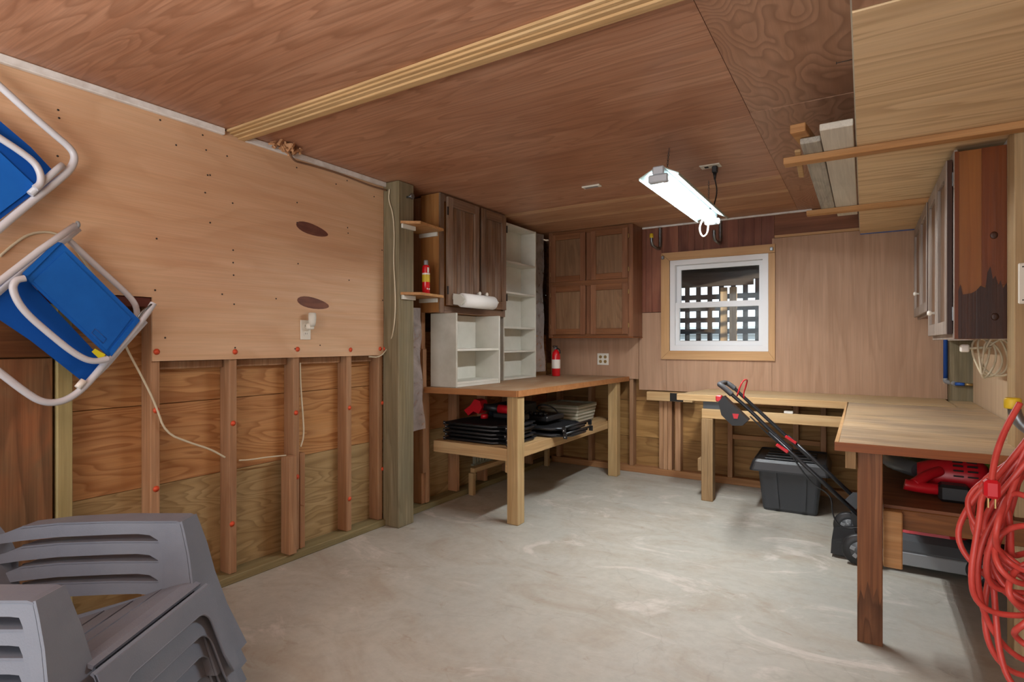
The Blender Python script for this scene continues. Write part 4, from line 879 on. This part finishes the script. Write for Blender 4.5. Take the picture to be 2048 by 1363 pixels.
def lump(c, sx, sy, sz, seed=0, n=14, amp=.25):
    b_ = B(); bmesh.ops.create_icosphere(b_.bm, subdivisions=4, radius=1); rs = random.Random(seed)
    wv = [(Vector((rs.gauss(0, 1), rs.gauss(0, 1), rs.gauss(0, 1)))*2.6, rs.random()*6) for _ in range(n)]
    for v in b_.bm.verts:
        p = v.co.copy(); f = 1+amp*sum(math.sin(p.dot(w_)+ph) for w_, ph in wv)/n*1.6
        q = Vector((p.x*sx*f, p.y*sy*f, p.z*sz*f)); q.z = max(q.z, -sz*.8); v.co = Vector(c)+q+Vector((0, 0, sz*.8))
    for f in b_.bm.faces: f.smooth = True
    return b_
tag(obj('cloth_bag', lump((.17, 3.75, SZ+.002), .13, .17, .12, 3, amp=.5), M['bag']), 'pale green crumpled bag behind the red blower', 'bag')
tag(obj('cloth_bag', lump((.49, 3.42, SZ+.002), .11, .13, .125, 5, amp=.5), M['lime']), 'lime green crumpled cloth beside the red blower at right', 'bag')

# ================================================================ RED CORD on hook at right
hk = thing('storage_hook', 'grey curved hook with yellow tip holding the red cord', 'hook', (.5, 1.43, 1.1))
obj('hook_tube', B().tube([(.684, 1.43, 1.14), (.45, 1.43, 1.12), (.32, 1.43, 1.075), (.275, 1.43, 1.075), (.248, 1.43, 1.10), (.243, 1.43, 1.14)], .0105, 12, smooth=2), M['zinc'], hk)
obj('rubber_tip', B().lathe([(.0125, 0), (.0135, .003), (.0135, .018), (.011, .021)], (.243, 1.43, 1.122), 'Z', 14), M['ytip'], hk, 'yellow rubber tip')
obj('wall_flange', B().box(.672, .6835, 1.40, 1.46, 1.07, 1.21, .003), M['zinc'], hk)
ec = thing('extension_cord', 'tangled red extension cord hanging in loops from the hook at far right', 'cord', (.27, 1.43, .6))
rs = random.Random(11); pts = []
TZ = 1.088
loops = 13
for i in range(loops):
    zb_ = rs.uniform(.70, .84) if i not in (4, 9, 12) else rs.uniform(.60, .63)
    wl_ = rs.uniform(.03, .098); wr_ = rs.uniform(.04, .10); cx_ = .268+rs.uniform(-.012, .02); yy = 1.40+rs.uniform(-.05, .05)
    if i in (4, 9): wl_ = .075; cx_ = .275
    n_ = 20
    ph1, ph2 = rs.uniform(0, 6), rs.uniform(0, 6)
    for k in range(n_):
        a = 2*PI*k/n_                       # 0 = top
        z = TZ-(TZ-zb_)*(.5-.5*math.cos(a)); s = math.sin(a); sh = .55+.9*((TZ-z)/(TZ-zb_))**1.1
        x_ = cx_-(wl_ if s > 0 else wr_)*s*sh*.95
        f_ = min(1, (TZ-z)/.12)
        x_ = .275+(x_-.275)*max(f_, .12)+.016*math.sin(3*a+ph1)*f_
        y_ = 1.425+(yy-1.425)*f_+.022*math.sin(2*a+ph2)*f_
        pts.append((x_, y_, z+.010*math.sin(4*a+ph2)*f_+rs.uniform(-.002, .004)))
cpts = [Vector(p) for p in pts]
obj('cable', B().tube(cpts, .0054, 9, smooth=2), M['cordred'], ec)
# a few stray coils crossing
for j, (cx_, cz_, rx, rz_) in enumerate(((.262, .86, .050, .06), (.285, .80, .055, .05), (.245, .90, .035, .07), (.29, .72, .05, .045))):
    cp = [(cx_+rx*math.cos(2*PI*k/14)*(1+.15*math.sin(k)), 1.375+.02*math.sin(k*1.3+j), cz_+rz_*math.sin(2*PI*k/14)) for k in range(15+3)]
    obj('stray_coil', B().tube(cp, .0054, 9, smooth=2), M['cordred'], ec)
q = at(1983, 982, 'Y', 1.345); obj('plug', B().box(q.x-.012, q.x+.012, q.y-.012, q.y+.012, q.z-.012, q.z+.022, .005), M['red'], ec, 'red plug end')
obj('plug_cable', B().tube([(q.x, q.y, q.z+.018), (q.x+.008, q.y+.02, q.z+.06), (q.x+.025, q.y+.04, q.z+.11), (q.x+.05, q.y+.06, q.z+.16)], .0054, 9, smooth=2), M['cordred'], ec)
pr = B()
for s in (-.005, .005): pr.box(q.x+s-.001, q.x+s+.001, q.y-.004, q.y+.004, q.z-.03, q.z-.011)
obj('prongs', pr, M['brass'], ec)
# white cable bundle and blue pipe
wbn = thing('cable_bundle', 'bundled cream cables with white plug hanging under the orange cabinet', 'cable', (.56, 3.3, 1.1))
for j in range(5):
    cx_ = at(1962+9*j, 715, 'Y', 3.35).x; cz_ = at(1962, 712+3*(j % 3), 'Y', 3.35).z
    obj('cable', B().tube([(cx_+(.028+.006*j)*math.cos(a)+.01*math.sin(2*a+j), 3.35+.03*math.sin(a+j), cz_+(.085+.01*(j % 2))*math.sin(a)) for a in [2*PI*k/12 for k in range(12)]], .0045, 7, closed=True, smooth=2), M['wire'], wbn)
a_ = at(1920, 696, 'Y', 3.35); b2 = at(1938, 694, 'Y', 3.35)
obj('plug', B().box(a_.x, b2.x, 3.33, 3.37, a_.z-.018, a_.z+.018, .005), M['label'], wbn)
obj('twist_tie', B().tube([(b2.x, 3.35, a_.z), (b2.x+.08, 3.35, a_.z+.005)], .006, 8), M['wire'], wbn)
bpz = thing('pipe', 'blue water pipe with elbow fitting in the back right corner', 'pipe', (.505, 5.15, .98))
obj('riser', B().tube([(.503, 5.14, .985), (.503, 5.14, 2.09)], .014, 12), M['bluepipe'], bpz)
obj('elbow', B().tube([(.503, 5.14, .985), (.503, 5.135, .965), (.52, 5.11, .96), (.55, 5.04, .955)], .016, 12, smooth=1), M['greylt'], bpz)
obj('branch', B().tube([(.548, 5.045, .955), (.60, 5.035, .953)], .012, 12), M['bluepipe'], bpz)
obj('fitting', B().tube([(.60, 5.035, .953), (.644, 5.03, .952)], .010, 12), M['brass'], bpz)

# ================================================================ GEAR on the left shelf
SL = .516
def folded(lab, x0, x1, y0, y1, z, par_group, long='Y'):
    t = thing('folded_camp_chair', lab, 'folded chair', ((x0+x1)/2, (y0+y1)/2, z), group=par_group); r = .011 if 'jut' not in lab else .014
    zz = z+r+.001
    obj('frame', B().tube([(x0+r, y0+.04, zz), (x0+r, y0+r, zz), (x1-r, y0+r, zz), (x1-r, y1-r, zz), (x0+r, y1-r, zz)], r, 10, closed=True, smooth=1), M['blktube'], t)
    obj('fabric', B().box(x0+.03, x1-.03, y0+.03, y1-.03, zz-.004, zz+.006, .002), M['blkfab'], t)
    if 'jut' in lab:
        for y in (y0+.002, y1-.006): obj('side_bracket', B().box(x1-.03, x1+.004, y-.004, y+.004, z+.001, z+.046, .003), M['blk'], t)
        obj('roller', B().tube([(x1-.012, y0+.01, zz+.024), (x1-.012, y1-.01, zz+.024)], .009, 10), M['blktube'], t)
    for (x, y) in ((x0+.012, y0+.0), (x1-.012, y0+.0)):
        br = obj('bracket', B().box(x-.012, x+.012, y-.006, y-.001, z+.001, z+.028, .002), M['blk'], t)
        obj('rivet', B().lathe([(.004, 0), (.003, -.003)], (x, y-.006, z+.016), 'Y', 8), M['alu'], br)
    return t
nth = ('lowest', 'second lowest', 'middle', 'second highest', 'topmost')
for k in range(5):
    folded('%s black folded camp chair in the stack on the left shelf' % nth[k], -2.69+.008*(k % 2), -2.10-.01*(k % 3), 3.31+.01*(k % 2), 3.78, SL+.0285*k, 'black folded chairs under the left workbench')
for k in range(2):
    folded('%s black folded camp chair jutting over the shelf edge' % ('lower', 'upper')[k], -2.42, -1.90-.01*k, 3.80, 4.28, SL+.0015+.048*k+.0, 'black folded chairs under the left workbench')
folded('black folded camp chair lying behind the jutting pair', -2.70, -2.47, 3.81, 4.3, SL+.001, 'black folded chairs under the left workbench')
q = at(1103, 822, 'Z', .645)
kc = thing('tool_case', 'blue-black tool case on the left workbench shelf behind the folded chairs', 'tool case', (-2.50, 4.10, .6))
obj('case', B().box(-2.69, -2.44, 3.90, 4.30, SL+.036, .73, .012), M['steelblue'], kc); obj('case_handle', B().tube([(-2.62, 4.1, .73), (-2.62, 4.1, .76), (-2.49, 4.1, .76), (-2.49, 4.1, .73)], .008, 8, smooth=1), M['blk'], kc)
cr = thing('crate', 'grey-green woven crate at the far end of the left workbench shelf', 'crate', (-2.33, 4.72, SL))
obj('basket', loft(B(), [rr(.34, .36, .02, SL+.001, 3, -2.34, 4.72), rr(.40, .42, .02, SL+.17, 3, -2.34, 4.72), rr(.37, .39, .02, SL+.17, 3, -2.34, 4.72), rr(.32, .34, .02, SL+.02, 3, -2.34, 4.72)]), M['crate'], cr)
for k in range(5): obj('band', loft(B(), [rr(.346+.0106*k*1.05+.006, .366+.0106*k*1.05+.006, .02, SL+.02+.03*k, 3, -2.34, 4.72), rr(.346+.0106*k*1.05+.010, .366+.0106*k*1.05+.010, .02, SL+.034+.03*k, 3, -2.34, 4.72)]), M['whiteside'], cr)
pl_ = thing('charger', 'black battery charger with round ports lying on the jutting folded chairs', 'charger', (-2.2, 4.05, .63))
obj('base', B().box(-2.38, -2.12, 3.90, 4.20, .615, .66, .010), M['blk'], pl_)
for k in range(5): obj('port', B().lathe([(.017, 0), (.018, .02), (.012, .028)], (-2.34+.045*k, 3.94, .660), 'Z', 12), M['blktube'], pl_)
obj('cord', B().tube([(-2.15, 4.15, .66), (-2.18, 4.1, .72), (-2.28, 4.05, .74), (-2.35, 4.12, .68), (-2.30, 4.18, .664)], .006, 8, smooth=2), M['blk'], pl_)
# small red tool over the chair stack
ht = thing('grass_trimmer', 'red and black grass trimmer lying on the stack of folded chairs', 'trimmer', (-2.45, 3.6, .665))
zt = .662
obj('guard', B().prism([(-2.60, 3.50, zt+.02), (-2.64, 3.50, zt+.06), (-2.58, 3.50, zt+.10), (-2.54, 3.50, zt+.15), (-2.49, 3.50, zt+.14), (-2.47, 3.50, zt+.09), (-2.50, 3.50, zt+.04), (-2.55, 3.50, zt+.055)], (0, .09, 0)), M['red'], ht, 'red guard')
obj('shaft', B().tube([(-2.49, 3.55, zt+.09), (-2.42, 3.56, zt+.085), (-2.35, 3.57, zt+.08)], .028, 12), M['blk'], ht)
obj('grip', B().tube([(-2.36, 3.57, zt+.08), (-2.28, 3.58, zt+.078), (-2.22, 3.58, zt+.074)], [.034, .032, .026], 12), M['red'], ht, 'red grip')
obj('spool', B().lathe([(.03, 0), (.03, .025), (.02, .035)], (-2.48, 3.55, zt+.002), 'Z', 14), M['red'], ht, 'red spool')
obj('battery', B().box(-2.44, -2.15, 3.60, 3.68, zt+.001, zt+.045, .01), M['blk'], ht)

# ================================================================ BEACH CHAIRS on the left wall
def bch(lab, y, z):
    return thing('beach_chair', lab, 'beach chair', (-2.70, y, z), group='blue beach chairs hung folded on the left wall')
WP = lambda L, x: [at(a, b_, 'X', x) for a, b_ in L]
bc = bch('lower blue folded beach chair with yellow tag, hung on the left wall', .9, 1.2)
def T(n, L, x, r=.0125, sm=2, par=None, xs_=None):
    pts = [at(a, b_, 'X', (xs_[i] if xs_ else x)) for i, (a, b_) in enumerate(L)]
    return obj(n, B().tube(pts, r, 12, smooth=sm), M['alu'], par)
def F(n, L, x, th, m, par): return obj(n, B().prism(WP(L, x), (th, 0, 0)), M[m], par)
T('top_rail', [(-60, 610), (0, 562), (80, 500), (152, 450)], -2.655, .0125, 0, bc); 
obj('rail_cap', B().lathe([(.0135, 0), (.0145, .002), (.0145, .008), (.010, .011)], at(155, 449, 'X', -2.655)-Vector((0, .004, 0)), 'Y', 12), M['greylt'], bc)
T('rear_rail', [(-40, 616), (60, 530), (118, 488), (157, 457)], -2.70, .0125, 0, bc)
T('side_tube', [(136, 478), (180, 520), (230, 565), (262, 595), (274, 615), (274, 645)], -2.72, .0125, 2, bc)
T('main_frame', [(307, 606), (290, 632), (250, 680), (210, 725), (180, 762), (150, 790), (118, 805), (82, 804), (45, 780), (0, 745), (-60, 700)], -2.67, .0135, 3, bc)
T('seat_rail', [(290, 642), (250, 686), (212, 730), (160, 780)], -2.70, .0125, 0, bc)
T('arm_loop', [(50, 556), (30, 560), (24, 580), (45, 620), (100, 668), (150, 708), (185, 724), (216, 717)], -2.640, .0125, 3, bc)
obj('support_wire', B().tube(WP([(272, 640), (285, 622), (303, 608)], -2.66), .004, 6), M['zinc'], bc)
F('back_fabric', [(-60, 588), (0, 556), (40, 545), (186, 700), (215, 718), (168, 765), (60, 680), (-60, 600)][::-1], -2.70, .006, 'bluedk', bc)
F('seat_fabric', [(112, 484), (122, 486), (277, 640), (222, 706), (215, 712), (60, 565), (44, 548)], -2.668, .012, 'blue', bc)
F('hem', [(44, 546), (112, 482), (120, 487), (54, 553)], -2.656, .006, 'blue', bc); F('hem', [(218, 702), (268, 640), (278, 641), (222, 712)], -2.656, .006, 'blue', bc)
F('fabric_panel', [(128, 503), (262, 636), (213, 700), (66, 562)], -2.6555, .003, 'blue', bc)
pk = B()
for (a, b_) in (((183, 665), (190, 657)), ((190, 657), (213, 677)), ((213, 677), (206, 686)), ((206, 686), (183, 665))): pk.tube([at(a[0], a[1], 'X', -2.652), at(b_[0], b_[1], 'X', -2.652)], .0012, 6)
obj('stitched_patch', pk, M['bluepipe'], bc)
F('tag', [(183, 703), (190, 697), (200, 703), (210, 708), (207, 717), (196, 715)], -2.645, .003, 'yellow', bc)['label'] = 'yellow tag'
obj('foot_cap', B().tube(WP([(155, 775), (168, 760)], -2.66), .013, 10), M['label'], bc)
bu = bch('upper blue folded beach chair at the left edge, on the plywood wall', .7, 1.7)
T('main_frame', [(-60, 120), (0, 172), (50, 218), (110, 270), (140, 295), (150, 312), (146, 330), (130, 350), (60, 405), (0, 455), (-60, 510)], -2.67, .0135, 3, bu)
T('arm_loop', [(-60, 238), (0, 276), (40, 302), (70, 325), (82, 348), (82, 368), (70, 376)], -2.640, .0125, 3, bu)
T('stub_rail', [(60, 388), (112, 340), (126, 329)], -2.655, .012, 0, bu)
F('back_fabric', [(-60, 200), (0, 244), (60, 295), (112, 350), (60, 392), (0, 438), (-60, 480)][::-1], -2.69, .008, 'bluedk', bu)
F('fabric_panel', [(-60, 262), (0, 306), (70, 372), (0, 425), (-60, 470)][::-1], -2.6795, .006, 'blue', bu)

# ================================================================ GREY ARMCHAIR STACK
CR, CD = -1.30, 1.59
cl0 = Vector((CR*cT-CD*sT, CR*sT+CD*cT, 0)); A0 = .465; PIT = .065
ord_ = ('bottom', 'second from bottom', 'third from bottom', 'topmost')
ac = thing('garden_armchair', 'bottom grey slatted plastic garden armchair of the stack', 'armchair', cl0, TH, group='stacked grey garden armchairs')
A = A0
def L_(n, b_, lab=None, par=ac): return obj(n, b_, M['resin'], par, lab, local=True)
def band(P, Q, off):
    b_ = B(); secs = []
    off = Vector(off)
    for p, q in zip(P, Q): p = Vector(p); q = Vector(q); secs.append([p, q, q+off, p+off])
    return loft(b_, secs)
KS = .12
for s in (1, -1):
    yi, yo = .24*s, .322*s; ym = .281*s
    def flare(b_):
        for v in b_.bm.verts: v.co.y += (1 if v.co.y > ym else -1)*KS*max(0, A-v.co.z)
        return b_
    PA = [(-.37, A-.036), (-.30, A-.018), (-.18, A-.006), (0, A+.0), (.10, A), (.16, A), (.215, A), (.225, A-.03), (.245, A-.10), (.265, A-.20), (.30, A-.32), (.36, 0)]
    PB = [(-.37, A-.066), (-.30, A-.056), (-.18, A-.044), (0, A-.036), (.08, A-.034), (.12, A-.038), (.148, A-.054), (.162, A-.082), (.168, A-.13), (.178, A-.21), (.20, A-.32), (.245, 0)]
    PB2 = [(-.37, A-.060), (-.30, A-.047), (-.18, A-.036), (0, A-.030), (.10, A-.029), (.165, A-.029), (.188, A-.031), (.198, A-.05), (.217, A-.11), (.240, A-.21), (.275, A-.32), (.335, 0)]
    L_('arm_skirt', flare(band([(x, yi, z) for x, z in PA], [(x, yi, z) for x, z in PB], (0, .005*s, 0))))
    L_('arm_skirt', flare(band([(x, yo-.005*s, z) for x, z in PA], [(x, yo-.005*s, z) for x, z in PB2], (0, .005*s, 0))))
    tp_ = [(-.39, A-.052), (-.30, A-.017), (-.18, A-.005), (0, A+.001), (.12, A+.001), (.205, A+.001), (.219, A-.004)]
    wk = lambda x: .62+.38*min(1, (x+.39)/.3)
    L_('arm', band([(x, yi-.001*s, z) for x, z in tp_], [(x, yi+(yo-yi+.002*s)*wk(x), z) for x, z in tp_], (0, 0, .006)))
    fp = [(.216, A+.004), (.227, A-.03), (.247, A-.10), (.267, A-.20), (.302, A-.32), (.362, 0)]
    L_('front_leg', flare(band([(x, yi-.001*s, z) for x, z in fp], [(x, yo+.001*s, z) for x, z in fp], (.007, 0, .002))))
    b_ = band([(.20, .228*s, A-.205), (-.30, .228*s, A-.345), (-.47, .228*s, .1), (-.56, .228*s, 0)], [(.20, .228*s, A-.25), (-.24, .228*s, A-.40), (-.40, .228*s, .1), (-.47, .228*s, 0)], (0, .006*s, 0))
    for v in b_.bm.verts: v.co.y -= s*KS*max(0, A-.2-v.co.z)
    L_('rear_leg', b_)
# seat slats
prof = [(-.28, A-.345), (-.19, A-.325), (-.10, A-.30), (-.01, A-.272), (.08, A-.242), (.165, A-.21), (.20, A-.197), (.245, A-.186), (.285, A-.192), (.305, A-.215)]
def slat(seg, t=.010, hw=.234):
    secs = []
    m_ = len(seg)
    for i, (x, z) in enumerate(seg):
        p0 = seg[max(i-1, 0)]; p1 = seg[min(i+1, m_-1)]; dx, dz = p1[0]-p0[0], p1[1]-p0[1]; l_ = math.hypot(dx, dz); nx, nz = dz/l_, -dx/l_
        secs.append([(x, -hw, z), (x, hw, z), (x+nx*t, hw, z+nz*t), (x+nx*t, -hw, z+nz*t)])
    return loft(B(), secs)
def pt(t):
    t = max(0, min(len(prof)-1.0001, t)); i = int(t); f = t-i; return (prof[i][0]*(1-f)+prof[i+1][0]*f, prof[i][1]*(1-f)+prof[i+1][1]*f)
n_s = 5
xs_s = [-.28+.0, -.19, -.10, -.01, .08, .165]
for i in range(5):
    a, b_ = prof[i], prof[i+1]; f = .07
    L_('seat_slat', slat([(a[0]+(b_[0]-a[0])*f, a[1]+(b_[1]-a[1])*f), (b_[0]-(b_[0]-a[0])*f, b_[1]-(b_[1]-a[1])*f)]))
L_('seat_slat', slat([(.170, A-.207), (.20, A-.197), (.245, A-.186), (.272, A-.187), (.288, A-.193)]), 'wide curved front slat')
# apron with arch
def ap(y, s_): return (.300+.38*s_, y, A-.205-s_)
hw, ins, AR, TB = .25, .05, .05, .055; bt = A-.205
arc = [(hw-ins-AR+AR*math.sin(PI/2*k/6), TB+AR*(1-math.cos(PI/2*k/6))) for k in range(7)]
oa = [(hw-.11, 0), (hw-.08, 0), (hw-.05, 0), (hw, 0), (hw, .04), (hw, .07), (hw, .10)]
Pq = [(-hw, bt), (-hw, .2)]+[(-y, s_) for y, s_ in oa[::-1]]+oa+[(hw, .2), (hw, bt)]
Qq = [(-hw+ins*.8, bt), (-hw+ins, .2)]+[(-y, s_) for y, s_ in arc[::-1]]+arc+[(hw-ins, .2), (hw-ins*.8, bt)]
L_('apron', band([ap(*q_) for q_ in Pq], [ap(*q_) for q_ in Qq], (.008, 0, .002)), 'front apron with arched cut-out')
L_('arch_rim', B().tube([Vector(ap(*q_))+Vector((.006, 0, 0)) for q_ in Qq], .0035, 6))
L_('apron_lip', slat([(.296, A-.199), (.306, A-.208), (.312, A-.222)], .008, .25))
# backrest slats, leaning back
bd = Vector((-.52, 0, .854)); b0 = Vector((-.262, 0, A-.325)); nrm = Vector((.854, 0, .52))
for i, (yc, wd, L) in enumerate(((-.21, .115, .52), (-.105, .08, .60), (0, .08, .64), (.105, .08, .60), (.21, .115, .52))):
    sp_ = 1.12
    if abs(yc) > .2:
        sgn = 1 if yc > 0 else -1
        pr = [(.160, 0), (.236, 0), (.245, .08), (.262, .15), (.305, .22), (.312, .28), (.30, .36), (.27, .44), (.21, .50), (.175, .50)]
        p_ = [b0+bd*t+Vector((0, sgn*y, 0)) for y, t in pr]
    else:
        p_ = [b0+Vector((0, yc-wd/2, 0)), b0+Vector((0, yc+wd/2, 0)), b0+bd*L*.95+Vector((0, yc*sp_+wd/2*1.05, 0)), b0+bd*L+Vector((0, yc*sp_, 0)), b0+bd*L*.95+Vector((0, yc*sp_-wd/2*1.05, 0))]
    L_('back_slat', B().prism(p_, nrm*.010))
L_('back_crossbar', B().beam(b0+bd*.12-nrm*.012+Vector((0, -.22, 0)), b0+bd*.12-nrm*.012+Vector((0, .22, 0)), .02, .04, up=nrm))
chairs = [ac]
for k in range(1, 4):
    chairs.append(dup(ac, cl0+Vector((0, 0, PIT*k)), TH, '%s grey slatted plastic garden armchair of the stack' % ord_[k]))
